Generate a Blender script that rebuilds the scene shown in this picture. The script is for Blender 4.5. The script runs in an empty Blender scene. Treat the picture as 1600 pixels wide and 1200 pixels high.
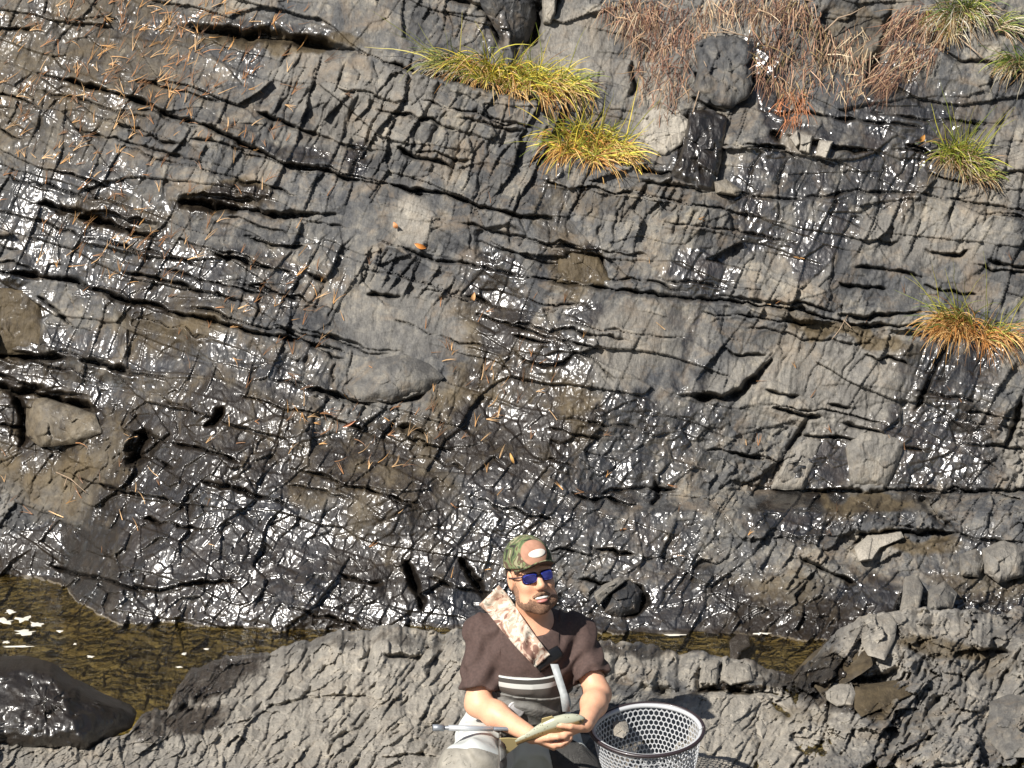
import bpy, math, random
import numpy as np
R = math.radians
random.seed(7)
rng = np.random.default_rng(11)
sc = bpy.context.scene
col = sc.collection

# ------------------------------------------------------------------ camera, sky, sun
PITCH = R(15.0)
FPX = 6580.0                      # focal length in photograph pixels (1600 wide)
CAM = np.array([0.0, -14.0, 5.08])
cd = bpy.data.cameras.new('camera')
cd.sensor_width = 36.0
cd.lens = 36.0 * FPX / 1600.0
cd.clip_start = 0.5
cd.clip_end = 400.0
cam = bpy.data.objects.new('camera', cd)
cam.location = CAM
cam.rotation_euler = (math.pi / 2 - PITCH, 0, 0)
col.objects.link(cam)
sc.camera = cam

SUN = np.array([-0.48, -0.585, 0.655]); SUN /= np.linalg.norm(SUN)   # towards the sun
sun_el = math.asin(SUN[2])
sun_az = math.atan2(SUN[0], SUN[1])
w = bpy.data.worlds.new('World'); sc.world = w; w.use_nodes = True
nt = w.node_tree; nt.nodes.clear()
sky = nt.nodes.new('ShaderNodeTexSky'); sky.sky_type = 'NISHITA'; sky.sun_disc = False
sky.sun_elevation = sun_el; sky.sun_rotation = sun_az
bg = nt.nodes.new('ShaderNodeBackground'); bg.inputs[1].default_value = 0.05
wo = nt.nodes.new('ShaderNodeOutputWorld')
nt.links.new(sky.outputs[0], bg.inputs[0]); nt.links.new(bg.outputs[0], wo.inputs[0])
sd = bpy.data.lights.new('sun', 'SUN'); sd.energy = 5.0; sd.angle = R(0.5); sd.color = (1.0, 0.955, 0.89)
so = bpy.data.objects.new('sun', sd); col.objects.link(so)
from mathutils import Vector, Matrix
so.rotation_euler = Vector(SUN).to_track_quat('Z', 'Y').to_euler()
so.location = (-6, -8, 10)
sc.view_settings.view_transform = 'Standard'
sc.view_settings.look = 'None'
sc.view_settings.exposure = 0.55
sc.view_settings.gamma = 1.0
sc.cycles.max_bounces = 5
sc.cycles.glossy_bounces = 2
sc.cycles.transmission_bounces = 6
sc.cycles.transparent_max_bounces = 8
sc.cycles.sample_clamp_indirect = 3.0
sc.cycles.caustics_reflective = False
sc.cycles.caustics_refractive = False

CT, ST = math.cos(PITCH), math.sin(PITCH)
def P(px, py, Y):
    """world point on the sight line of photograph pixel (px,py) at world depth Y"""
    a = (np.asarray(px, float) - 800.0) / FPX
    b = (600.0 - np.asarray(py, float)) / FPX
    dy = CT + b * ST
    dz = -ST + b * CT
    t = (np.asarray(Y, float) - CAM[1]) / dy
    return np.stack(np.broadcast_arrays(a * t, CAM[1] + dy * t, CAM[2] + dz * t), -1)
def Pv(px, py, Y): return Vector(P(px, py, Y).tolist())
def Ywater(py, z=0.0):
    b = (600.0 - np.asarray(py, float)) / FPX
    return CAM[1] + (z - CAM[2]) / (-ST + b * CT) * (CT + b * ST)

# ------------------------------------------------------------------ tagging and meshes
def tag(o, label=None, cat=None, group=None, kind=None):
    if label: o['label'] = label
    if cat: o['category'] = cat
    if group: o['group'] = group
    if kind: o['kind'] = kind
    return o
def empty(name, loc, label, cat, group=None):
    o = bpy.data.objects.new(name, None); col.objects.link(o); o.location = loc
    o.empty_display_size = 0.05
    return tag(o, label, cat, group)
def mesh_np(name, V, F, mat, parent=None, smooth=True):
    """V (n,3) world coordinates, F (m,4) or (m,3) int array or list of lists"""
    me = bpy.data.meshes.new(name)
    V = np.asarray(V, np.float32)
    if isinstance(F, np.ndarray):
        k = F.shape[1]
        me.vertices.add(len(V)); me.vertices.foreach_set('co', V.ravel())
        me.loops.add(F.size); me.loops.foreach_set('vertex_index', F.astype(np.int32).ravel())
        me.polygons.add(len(F))
        me.polygons.foreach_set('loop_start', np.arange(0, F.size, k, dtype=np.int32))
        me.update(calc_edges=True)
    else:
        me.from_pydata(V.tolist(), [], F); me.update()
    if smooth: me.polygons.foreach_set('use_smooth', np.ones(len(me.polygons), bool))
    if mat: me.materials.append(mat)
    o = bpy.data.objects.new(name, me); col.objects.link(o)
    if parent is not None:
        o.parent = parent
        o.matrix_parent_inverse = Matrix.Translation(-Vector(parent.location)) if parent.type == 'EMPTY' and parent.parent is None else Matrix.Identity(4)
    return o
def set_mask(o, cols):
    a = o.data.color_attributes.new('mask', 'FLOAT_COLOR', 'POINT')
    c = np.ones((len(o.data.vertices), 4), np.float32); c[:, :cols.shape[1]] = cols
    a.data.foreach_set('color', c.ravel())

def set_tone(o, t):
    a = o.data.attributes.new('tone', 'FLOAT', 'POINT'); a.data.foreach_set('value', np.asarray(t, np.float32).ravel())
# ------------------------------------------------------------------ noise
def h(ix, iy, s):
    x = (ix.astype(np.int64) * 374761393 + iy.astype(np.int64) * 668265263 + s * 2246822519) & 0xffffffff
    x = ((x ^ (x >> 13)) * 1274126177) & 0xffffffff
    x = ((x ^ (x >> 16)) * 2654435761) & 0xffffffff
    x ^= x >> 15
    return (x.astype(np.float64) / 4294967296.0).astype(np.float32)
def vn(x, y, s):
    ix = np.floor(x); iy = np.floor(y); fx = (x - ix).astype(np.float32); fy = (y - iy).astype(np.float32)
    ix = ix.astype(np.int64); iy = iy.astype(np.int64)
    u = fx * fx * fx * (fx * (fx * 6 - 15) + 10); v = fy * fy * fy * (fy * (fy * 6 - 15) + 10)
    a = h(ix, iy, s); b = h(ix + 1, iy, s); c = h(ix, iy + 1, s); d = h(ix + 1, iy + 1, s)
    return (a + (b - a) * u + (c - a) * v + (a - b - c + d) * u * v) * 2 - 1
def fbm(x, y, s, o=4, g=0.5):
    r = 0; a = 1; t = 0
    for i in range(o):
        r = r + a * vn(x * 2 ** i + 17.3 * i, y * 2 ** i - 9.1 * i, s + i); t += a; a *= g
    return r / t
def cells(x, y, s, jit=0.9):
    ix = np.floor(x).astype(np.int64); iy = np.floor(y).astype(np.int64)
    f1 = np.full(x.shape, 9.0, np.float32); f2 = f1.copy()
    bx = np.zeros(x.shape, np.float32); by = bx.copy(); ci = np.zeros(x.shape, np.int64); cj = ci.copy()
    for i in (-1, 0, 1):
        for j in (-1, 0, 1):
            cx = ix + i; cy = iy + j
            dx = (x - cx - 0.5 - jit * (h(cx, cy, s) - 0.5)).astype(np.float32)
            dy = (y - cy - 0.5 - jit * (h(cx, cy, s + 1) - 0.5)).astype(np.float32)
            d = np.sqrt(dx * dx + dy * dy)
            n = d < f1
            f2 = np.where(n, f1, np.minimum(f2, d)); f1 = np.where(n, d, f1)
            bx = np.where(n, dx, bx); by = np.where(n, dy, by); ci = np.where(n, cx, ci); cj = np.where(n, cy, cj)
    return f1, f2, bx, by, h(ci, cj, s + 5), h(ci, cj, s + 6), h(ci, cj, s + 7)
def facet(x, y, s, off=1.0, tilt=1.0, crack=0.5, cw=0.12, bias=(0, 0)):
    f1, f2, bx, by, r1, r2, r3 = cells(x, y, s)
    d = off * (r1 - 0.5) + tilt * ((r2 - 0.5 + bias[0]) * 2 * bx + (r3 - 0.5 + bias[1]) * 2 * by)
    e = np.clip((f2 - f1) / cw, 0, 1)
    return d - crack * (1 - e) ** 2, r1
def sst(a, b, x):
    t = np.clip((x - a) / (b - a), 0, 1); return t * t * (3 - 2 * t)
def blobs(px, py, L, edge=0.35):
    """soft ellipses (cx,cy,rx,ry,angle_deg,value); returns the maximum"""
    m = np.zeros(px.shape, np.float32)
    for cx, cy, rx, ry, an, v in L:
        c, s_ = math.cos(R(an)), math.sin(R(an))
        X = (px - cx) * c - (py - cy) * s_; Yy = (px - cx) * s_ + (py - cy) * c
        r = np.sqrt((X / rx) ** 2 + (Yy / ry) ** 2)
        m = np.maximum(m, v * (1 - sst(1 - edge, 1 + edge, r)))
    return m
def polydist(px, py, pts):
    """distance to polyline, signed offset below it (positive below), and parameter 0..1"""
    d = np.full(px.shape, 1e9, np.float32); sd_ = np.zeros(px.shape, np.float32); tt = np.zeros(px.shape, np.float32)
    n = len(pts) - 1
    for i in range(n):
        (x0, y0), (x1, y1) = pts[i], pts[i + 1]
        vx, vy = x1 - x0, y1 - y0; L = vx * vx + vy * vy
        t = np.clip(((px - x0) * vx + (py - y0) * vy) / L, 0, 1)
        ex = px - x0 - t * vx; ey = py - y0 - t * vy
        q = np.sqrt(ex * ex + ey * ey)
        m = q < d
        d = np.where(m, q, d); sd_ = np.where(m, (vx * ey - vy * ex) / math.sqrt(L), sd_)
        tt = np.where(m, (i + t) / n, tt)
    return d, sd_, tt
def carve(D, px, py, L, wob):
    """cracks: (points, half width px, depth m, step m, reach px): the rock above (step>0) or below (step<0) stands out"""
    for pts, wd, dep, step, reach in L:
        xs = [p[0] for p in pts]; ys = [p[1] for p in pts]; mg = max(reach * 2.2, wd * 5) + 4
        m = (px > min(xs) - mg) & (px < max(xs) + mg) & (py > min(ys) - mg) & (py < max(ys) + mg)
        if not m.any(): continue
        x = px[m] + wob[0][m] * 7; y = py[m] + wob[1][m] * 7
        d, s, t = polydist(x, y, pts)
        tap = np.minimum(1, 6 * np.minimum(t, 1 - t) + 0.25)
        ww = wd * (0.5 + 0.4 * tap) * (1 + 0.7 * wob[2][m]).clip(.25, 3)
        g = dep * (1 + .9 * wob[2][m]).clip(.1, 2) * tap * np.exp(-(d / ww) ** 2 * 1.2)
        endf = np.exp(-np.maximum(0, np.abs(d) - np.abs(s)) / 10.0)
        if step > 0: st_ = step * np.exp(-np.maximum(-s, 0) / reach) * (s < 0)
        else: st_ = -step * np.exp(-np.maximum(s, 0) / reach) * (s > 0)
        D[m] += -g + st_ * tap * endf
    return D

# ------------------------------------------------------------------ materials
def mat(name):
    m = bpy.data.materials.new(name); m.use_nodes = True
    n = m.node_tree.nodes; l = m.node_tree.links
    return m, n, l, n['Principled BSDF']
def nd(n, t, **k):
    x = n.new(t)
    for a, b in k.items(): setattr(x, a, b)
    return x
def simple(name, c, rough=0.6, nscale=0, namt=0.25, bump=0.0, bscale=200, metal=0, spec=0.5, coat=0, sub=0):
    m, n, l, b = mat(name)
    b.inputs['Base Color'].default_value = (*c, 1); b.inputs['Roughness'].default_value = rough
    b.inputs['Metallic'].default_value = metal; b.inputs['Specular IOR Level'].default_value = spec
    b.inputs['Coat Weight'].default_value = coat
    if sub: b.inputs['Subsurface Weight'].default_value = sub; b.inputs['Subsurface Radius'].default_value = (0.012, 0.005, 0.003); b.inputs['Subsurface Scale'].default_value = 1.0
    tc = nd(n, 'ShaderNodeTexCoord')
    if nscale:
        no = nd(n, 'ShaderNodeTexNoise'); no.inputs['Scale'].default_value = nscale; no.inputs['Detail'].default_value = 5
        l.new(tc.outputs['Object'], no.inputs['Vector'])
        mx = nd(n, 'ShaderNodeMix', data_type='RGBA')
        mr = nd(n, 'ShaderNodeMapRange'); mr.inputs[1].default_value = 0.3; mr.inputs[2].default_value = 0.7
        l.new(no.outputs['Fac'], mr.inputs[0]); l.new(mr.outputs[0], mx.inputs[0])
        mx.inputs[6].default_value = (*[v * (1 - namt) for v in c], 1); mx.inputs[7].default_value = (*[min(1, v * (1 + namt)) for v in c], 1)
        l.new(mx.outputs[2], b.inputs['Base Color'])
    if bump:
        no2 = nd(n, 'ShaderNodeTexNoise'); no2.inputs['Scale'].default_value = bscale; no2.inputs['Detail'].default_value = 4
        l.new(tc.outputs['Object'], no2.inputs['Vector'])
        bp = nd(n, 'ShaderNodeBump'); bp.inputs['Strength'].default_value = bump; bp.inputs['Distance'].default_value = 0.004
        l.new(no2.outputs['Fac'], bp.inputs['Height']); l.new(bp.outputs[0], b.inputs['Normal'])
    return m

def ramp(n, stops):
    r = nd(n, 'ShaderNodeValToRGB'); e = r.color_ramp.elements
    while len(e) < len(stops): e.new(0.5)
    for i, (p, c) in enumerate(stops): e[i].position = p; e[i].color = (*c, 1)
    return r
def rock_material(name, pale=1.0, warm=0.0):
    """mask.r wetness, mask.g brown algae film, mask.b pale or tan rock, alpha unused"""
    m, n, l, b = mat(name)
    tc = nd(n, 'ShaderNodeTexCoord'); at = nd(n, 'ShaderNodeAttribute', attribute_name='mask')
    sep = nd(n, 'ShaderNodeSeparateColor'); l.new(at.outputs['Color'], sep.inputs[0])
    def noise(scale, det=6, rough=0.6, dist=0.0, stretch=None):
        x = nd(n, 'ShaderNodeTexNoise'); x.inputs['Scale'].default_value = scale; x.inputs['Detail'].default_value = det
        x.inputs['Roughness'].default_value = rough; x.inputs['Distortion'].default_value = dist
        if stretch:
            mp = nd(n, 'ShaderNodeMapping'); mp.inputs['Scale'].default_value = stretch[0]; mp.inputs['Rotation'].default_value = stretch[1]
            l.new(tc.outputs['Object'], mp.inputs[0]); l.new(mp.outputs[0], x.inputs['Vector'])
        else: l.new(tc.outputs['Object'], x.inputs['Vector'])
        return x
    def mixc(f, a, c, mode='MIX'):
        x = nd(n, 'ShaderNodeMix', data_type='RGBA', blend_type=mode)
        for i, v in ((0, f), (6, a), (7, c)):
            if isinstance(v, tuple): x.inputs[i].default_value = (*v, 1)
            elif isinstance(v, (int, float)): x.inputs[i].default_value = v
            else: l.new(v, x.inputs[i])
        return x.outputs[2]
    def math_(op, a, c, clamp=False):
        x = nd(n, 'ShaderNodeMath', operation=op, use_clamp=clamp)
        for i, v in ((0, a), (1, c)):
            if isinstance(v, (int, float)): x.inputs[i].default_value = v
            else: l.new(v, x.inputs[i])
        return x.outputs[0]
    n1 = noise(3.2, 5); n2 = noise(22, 6, 0.65, 0.6); n3 = noise(130, 4, 0.7)
    streak = noise(9, 5, 0.6, 0.3, ((4.5, 1.0, 0.9), (0, R(20), 0)))
    r1 = ramp(n, [(0.28, (0.062 * pale, 0.067 * pale, 0.077 * pale)), (0.5, (0.112 * pale, 0.114 * pale, 0.117 * pale)), (0.72, (0.195 * pale, 0.188 * pale, 0.175 * pale))])
    l.new(n2.outputs['Fac'], r1.inputs[0])
    r0 = ramp(n, [(0.3, (0.62, 0.64, 0.68)), (0.7, (1.15, 1.1, 1.0))]); l.new(n1.outputs['Fac'], r0.inputs[0])
    c = mixc(1.0, r1.outputs[0], r0.outputs[0], 'MULTIPLY')
    rs = ramp(n, [(0.3, (0.7, 0.68, 0.66)), (0.65, (1.12, 1.1, 1.06))]); l.new(streak.outputs['Fac'], rs.inputs[0])
    c = mixc(0.8, c, rs.outputs[0], 'MULTIPLY')
    rg = ramp(n, [(0.35, (0.72, 0.72, 0.72)), (0.62, (1.12, 1.12, 1.12))]); l.new(n3.outputs['Fac'], rg.inputs[0])
    c = mixc(0.75, c, rg.outputs[0], 'MULTIPLY')
    ta = nd(n, 'ShaderNodeAttribute', attribute_name='tone')
    rt = ramp(n, [(0.2, (0.42, 0.43, 0.46)), (0.5, (0.90, 0.90, 0.90)), (0.8, (1.75, 1.66, 1.50))]); l.new(ta.outputs['Fac'], rt.inputs[0])
    c = mixc(1.0, c, rt.outputs[0], 'MULTIPLY')
    # rust and ochre stains
    n4 = noise(6.5, 6, 0.7, 0.8); rr = ramp(n, [(0.50, (0, 0, 0)), (0.68, (1, 1, 1))]); l.new(n4.outputs['Fac'], rr.inputs[0])
    c = mixc(math_('MULTIPLY', rr.outputs[0], 0.42 + warm), c, (0.23, 0.165, 0.10))
    # pale / tan rock
    pc = mixc(n2.outputs['Fac'], (0.30, 0.27, 0.225), (0.50, 0.465, 0.40))
    pc = mixc(0.8, pc, rg.outputs[0], 'MULTIPLY')
    pc = mixc(0.7, pc, rs.outputs[0], 'MULTIPLY')
    c = mixc(sep.outputs[2], c, pc)
    # wet patch with a ragged edge
    wn = noise(8, 6, 0.68, 0.5, ((1.6, 1.0, 0.8), (0, R(25), 0)))
    wet = math_('ADD', math_('MULTIPLY', sep.outputs[0], 2.0), math_('MULTIPLY', math_('SUBTRACT', wn.outputs['Fac'], 0.5), 3.4))
    wet = math_('SUBTRACT', wet, 0.62, True)
    brn = math_('ADD', math_('MULTIPLY', sep.outputs[1], 1.7), math_('MULTIPLY', math_('SUBTRACT', n4.outputs['Fac'], 0.5), 1.6))
    brn = math_('SUBTRACT', brn, 0.4, True)
    bcol = mixc(n2.outputs['Fac'], (0.030, 0.020, 0.009), (0.135, 0.098, 0.046))
    c = mixc(math_('MULTIPLY', brn, 0.85), c, mixc(0.6, bcol, rg.outputs[0], 'MULTIPLY'))
    wc = mixc(1.0, c, (0.15, 0.122, 0.10), 'MULTIPLY')
    c = mixc(wet, c, wc)
    l.new(c, b.inputs['Base Color'])
    ro = nd(n, 'ShaderNodeMapRange'); l.new(wet, ro.inputs[0]); ro.inputs[3].default_value = 0.72; ro.inputs[4].default_value = 0.55
    l.new(ro.outputs[0], b.inputs['Roughness'])
    b.inputs['Specular IOR Level'].default_value = 0.45
    # relief finer than the mesh
    f1 = noise(75, 5, 0.65, 0.4, ((1.7, 1.0, 0.8), (0, R(20), 0)))
    f2 = nd(n, 'ShaderNodeTexVoronoi'); f2.feature = 'F1'; f2.inputs['Scale'].default_value = 60
    mp = nd(n, 'ShaderNodeMapping'); mp.inputs['Scale'].default_value = (1.7, 1, 0.7); mp.inputs['Rotation'].default_value = (0, R(24), 0)
    l.new(tc.outputs['Object'], mp.inputs[0]); l.new(mp.outputs[0], f2.inputs['Vector'])
    hs = math_('ADD', math_('MULTIPLY', f1.outputs['Fac'], 0.9), math_('MULTIPLY', f2.outputs['Distance'], 0.35))
    bp = nd(n, 'ShaderNodeBump'); bp.inputs['Strength'].default_value = 0.8; bp.inputs['Distance'].default_value = 0.0045
    l.new(hs, bp.inputs['Height']); l.new(bp.outputs[0], b.inputs['Normal'])
    # the film of running water over the rock
    f3 = noise(37, 2, 0.5, 0.5, ((1.8, 1.0, 0.6), (0, R(18), 0)))
    bp2 = nd(n, 'ShaderNodeBump'); bp2.inputs['Strength'].default_value = 0.45; bp2.inputs['Distance'].default_value = 0.006
    l.new(f3.outputs['Fac'], bp2.inputs['Height']); l.new(bp2.outputs[0], b.inputs['Coat Normal'])
    l.new(math_('MULTIPLY', wet, math_('SUBTRACT', 1.0, math_('MULTIPLY', brn, 0.72))), b.inputs['Coat Weight']); b.inputs['Coat Roughness'].default_value = 0.225; b.inputs['Coat IOR'].default_value = 1.9
    return m
M_ROCK = rock_material('cliff_rock', 0.95)
M_LEDGE = rock_material('ledge_rock', 1.2, 0.0)

# ------------------------------------------------------------------ the cliff
def table(px, py, cols_, rows_, T):
    T = np.asarray(T, float)
    ci = np.clip(np.interp(px, cols_, np.arange(len(cols_))), 0, len(cols_) - 1.0001)
    ri = np.clip(np.interp(py, rows_, np.arange(len(rows_))), 0, len(rows_) - 1.0001)
    c0 = ci.astype(int); r0 = ri.astype(int); fc = ci - c0; fr = ri - r0
    return (T[r0, c0] * (1 - fc) * (1 - fr) + T[r0, c0 + 1] * fc * (1 - fr) + T[r0 + 1, c0] * (1 - fc) * fr + T[r0 + 1, c0 + 1] * fc * fr)
CC = [-500, 0, 95, 185, 330, 800, 1200, 1600, 2100]
CR = [-400, 0, 300, 600, 765, 800, 900, 985, 1040, 1150]
CT_ = [[3.6, 3.6, 3.6, 3.6, 3.5, 3.4, 3.5, 3.6, 3.7], [3.05, 3.05, 3.05, 3.03, 2.98, 2.9, 2.95, 3.0, 3.1], [2.68, 2.68, 2.66, 2.6, 2.5, 2.45, 2.5, 2.58, 2.65], [2.38, 2.36, 2.32, 2.2, 1.98, 1.93, 2.02, 2.12, 2.25], [2.22, 2.2, 2.12, 1.88, 1.68, 1.64, 1.84, 1.93, 2.0], [2.18, 2.16, 2.08, 1.8, 1.62, 1.58, 1.62, 1.66, 1.75], [2.02, 2.02, 1.98, 1.6, 1.49, 1.43, 1.45, 1.48, 1.58], [1.6, 1.6, 1.55, 1.38, 1.355, 1.29, 1.26, 1.3, 1.4], [1.3, 1.3, 1.3, 1.15, 1.15, 1.1, 1.1, 1.15, 1.2], [0.8, 0.8, 0.8, 0.8, 0.8, 0.85, 0.9, 0.95, 1.0]]
def gofx(x): return np.where(x < 800, 0.27 * x, 216 + 0.16 * (x - 800))

CLIFF_CRACKS = [
 # (points, half width px, depth m, step, reach)
 ([(-200,40),(0,46),(52,48)], 2.5, .04, .02, 30),
 ([(60,115),(120,128),(165,137),(200,150),(240,172),(275,184),(320,193),(350,206),(400,235),(415,243),(450,257),(490,262),(545,275),(572,281)], 3.8, .10, .035, 40),
 ([(572,281),(630,292),(700,305),(750,320),(800,332),(860,345)], 3.0, .08, .03, 40),
 ([(405,172),(430,187),(455,199),(490,208)], 4.5, .10, .03, 30),
 ([(622,230),(655,245),(706,260)], 3.6, .09, .03, 30),
 ([(283,42),(345,50),(400,58),(480,64),(552,78)], 9, .12, .05, 40),
 ([(560,85),(600,97),(640,110),(690,122),(760,140),(840,160),(870,200),(905,235),(1000,268),(1045,274),(1110,295),(1160,305)], 4, .08, -.07, 60),
 ([(1160,305),(1240,312),(1330,300),(1450,305),(1600,330),(1900,360)], 2.4, .03, -.02, 40),
 ([(62,319),(100,325),(125,332)], 4, .08, .03, 30),
 ([(125,340),(175,352),(215,365),(240,372)], 5, .09, .04, 30),
 ([(280,316),(320,322),(410,329),(440,335),(522,333)], 4.5, .10, .04, 30),
 ([(385,372),(425,383),(472,388)], 2.8, .07, .02, 30),
 ([(330,392),(370,405),(405,420)], 3, .06, .02, 30),
 ([(0,425),(60,432),(110,440),(150,452),(200,470)], 4, .09, .03, 40),
 ([(160,460),(200,470),(240,476),(290,495),(330,500),(400,517),(432,525),(500,538),(535,546)], 3.2, .08, .03, 40),
 ([(575,457),(600,463),(625,466)], 2.4, .06, .02, 20),
 ([(480,428),(500,436),(512,440)], 4, .07, .02, 20),
 ([(660,452),(700,460),(735,468)], 1.8, .04, .015, 20),
 ([(590,375),(640,390),(680,405),(740,415),(800,428)], 2.4, .05, -.03, 30),
 ([(800,428),(835,435),(870,443),(940,452),(1000,462),(1055,463),(1100,468),(1200,477),(1240,483),(1300,500),(1360,511),(1440,513),(1475,530)], 3.4, .075, -.05, 70),
 ([(1120,462),(1200,470),(1260,475),(1300,485)], 2.2, .04, .02, 20),
 ([(1310,490),(1350,498),(1400,489),(1440,485)], 3.2, .07, .02, 20),
 ([(1068,616),(1130,621),(1160,613),(1192,572)], 6.5, .12, .04, 30),
 ([(1192,572),(1205,560)], 3, .06, .02, 20),
 ([(1200,612),(1245,618)], 3, .06, .02, 20), ([(1208,637),(1240,648),(1284,655)], 3, .07, .03, 20),
 ([(1296,635),(1326,638)], 2.6, .06, .02, 15), ([(1318,663),(1350,671),(1386,682)], 3, .06, .02, 20),
 ([(1340,414),(1380,418),(1442,430)], 2.4, .05, .02, 20), ([(1448,390),(1500,400),(1512,392)], 3, .06, .02, 20),
 ([(1540,407),(1600,418),(1700,430)], 2.6, .06, .02, 20), ([(1310,440),(1345,446),(1382,449)], 2.6, .05, .02, 20),
 ([(1265,655),(1240,690),(1222,715),(1205,755)], 4, .07, 0, 20),
 ([(1480,545),(1455,590),(1430,640)], 3.6, .05, 0, 20),
 ([(1592,620),(1588,660),(1570,700),(1540,695)], 4, .08, 0, 20),
 ([(1250,766),(1330,768),(1420,765),(1500,770),(1620,764)], 3, .05, .02, 30),
 ([(0,1005-400),(60,612),(100,625),(150,640)], 6, .11, .05, 40),
 ([(-60,548),(0,551),(60,557),(100,556)], 5, .1, .04, 40),
 ([(60,465),(90,485),(115,515)], 2.4, .05, 0, 20),
 ([(25,620),(40,650),(30,700)], 7, .1, 0, 20),
 ([(125,560),(165,570),(200,578)], 5, .09, .03, 20),
 ([(350,640),(335,660),(320,668)], 4, .08, 0, 20),
 ([(235,680),(215,705),(195,728)], 8, .1, 0, 20),
 ([(430,508),(455,522),(500,545),(535,560)], 3, .05, 0, 20),
 ([(465,598),(520,615),(560,628),(640,628),(660,615)], 3.2, .06, .03, 20),
 ([(625,668),(655,675),(662,682)], 6, .09, .03, 20),
 ([(210,918),(250,920),(300,913),(370,905)], 3, .05, .03, 30),
 ([(636,880),(648,915),(662,955)], 5, .10, 0, 20),
 ([(722,878),(738,905),(760,938)], 5, .10, 0, 20),
 ([(1060,770),(1010,760),(960,770),(940,775)], 4, .06, 0, 20),
 ([(1020,745),(1028,780),(1015,790)], 4, .06, 0, 20),
 ([(1250,870),(1290,890),(1335,912)], 4, .06, .03, 20),
 ([(1340,835),(1400,833),(1478,833)], 3, .07, .03, 20),
 ([(1440,775),(1455,800),(1490,830)], 6, .08, 0, 20),
 ([(850,478),(870,520),(895,545),(915,570)], 2.4, .03, 0, 20),
 ([(800,548),(820,566),(850,572),(880,568),(900,548),(925,560),(960,590)], 2.6, .035, .01, 20),
 ([(845,0),(840,40),(828,75)], 10, .12, 0, 20), ([(870,0),(858,20)], 6, .1, 0, 20),
 ([(700,0),(745,10),(770,30),(785,70)], 5, .08, 0, 20),
 ([(985,150),(992,135),(990,100)], 4, .07, 0, 20),
 ([(1395,15),(1385,60),(1365,100),(1352,135)], 9, .11, 0, 20),
 ([(1445,50),(1475,80),(1500,95),(1560,100)], 3, .05, 0, 20),
 ([(1080,155),(1110,165),(1135,175)], 3, .06, .02, 20),
 ([(1005,285),(1050,288),(1105,300)], 3, .05, .03, 20),
 ([(1230,215),(1290,225),(1370,240)], 3, .05, .02, 25),
 ([(1215,222),(1205,205)], 4, .06, 0, 20),
]
for _s, _e, _t in ((700, 40, 1), (740, 75, 1), (770, 60, 1), (650, 100, 1), (600, 60, 1), (560, 90, 1)):
    pass
# near-vertical joints in the fluted band and the bands below it
_r = random.Random(5)
def joints(x0, x1, stepx, topf, botf, lean, wd, dep):
    dep *= .55; stepx *= 1.5; x = x0
    while x < x1:
        xb = x + _r.uniform(-6, 6); t = topf(xb) + _r.uniform(-4, 30); b_ = botf(xb) - _r.uniform(-6, 55)
        if b_ - t > 15:
            pts = []
            for k in range(5):
                y = t + (b_ - t) * k / 4
                pts.append((xb - (y - t) * lean + _r.uniform(-4, 4), y))
            CLIFF_CRACKS.append((pts, wd * _r.uniform(.5, 1.2), dep * _r.uniform(.5, 1.3), 0, 10))
        x += stepx * _r.uniform(.5, 1.5)
def beds(x0, x1, y0, y1, stepy, n_):
    for _ in range(n_):
        x = _r.uniform(x0, x1); y = _r.uniform(y0, y1); L = _r.uniform(60, 210); sl = .27 if x < 800 else .14
        pts = [(x + L * k / 6, y + L * sl * k / 6 + _r.uniform(-3.5, 3.5)) for k in range(7)]
        CLIFF_CRACKS.append((pts, _r.uniform(1.3, 2.6), _r.uniform(.02, .06), _r.choice((-.022, -.012, .012, .02)), _r.uniform(12, 30)))
beds(-120, 760, 120, 640, 0, 52); beds(800, 1600, 170, 700, 0, 40); beds(-60, 1500, 620, 960, 0, 26)
joints(470, 880, 24, lambda x: 75 + (x - 470) * .2, lambda x: 262 + (x - 500) * .22, .42, 3.0, .040)
joints(260, 620, 24, lambda x: 180 + (x - 260) * .28, lambda x: 320, .38, 2.0, .02)
joints(880, 1200, 24, lambda x: 285 + (x - 880) * .1, lambda x: 370, .15, 2.2, .028)
joints(330, 800, 22, lambda x: 395 + (x - 400) * .12, lambda x: 465, .2, 2.4, .03)
joints(1180, 1600, 26, lambda x: 240, lambda x: 380, .16, 2.2, .025)
joints(380, 560, 26, lambda x: 450, lambda x: 545, .4, 2.8, .035)
joints(400, 560, 22, lambda x: 550, lambda x: 620, .2, 2.4, .03)
joints(740, 900, 20, lambda x: 335, lambda x: 425, .03, 2.4, .03)
joints(1200, 1600, 30, lambda x: 480, lambda x: 640, .5, 2.2, .025)

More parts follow.
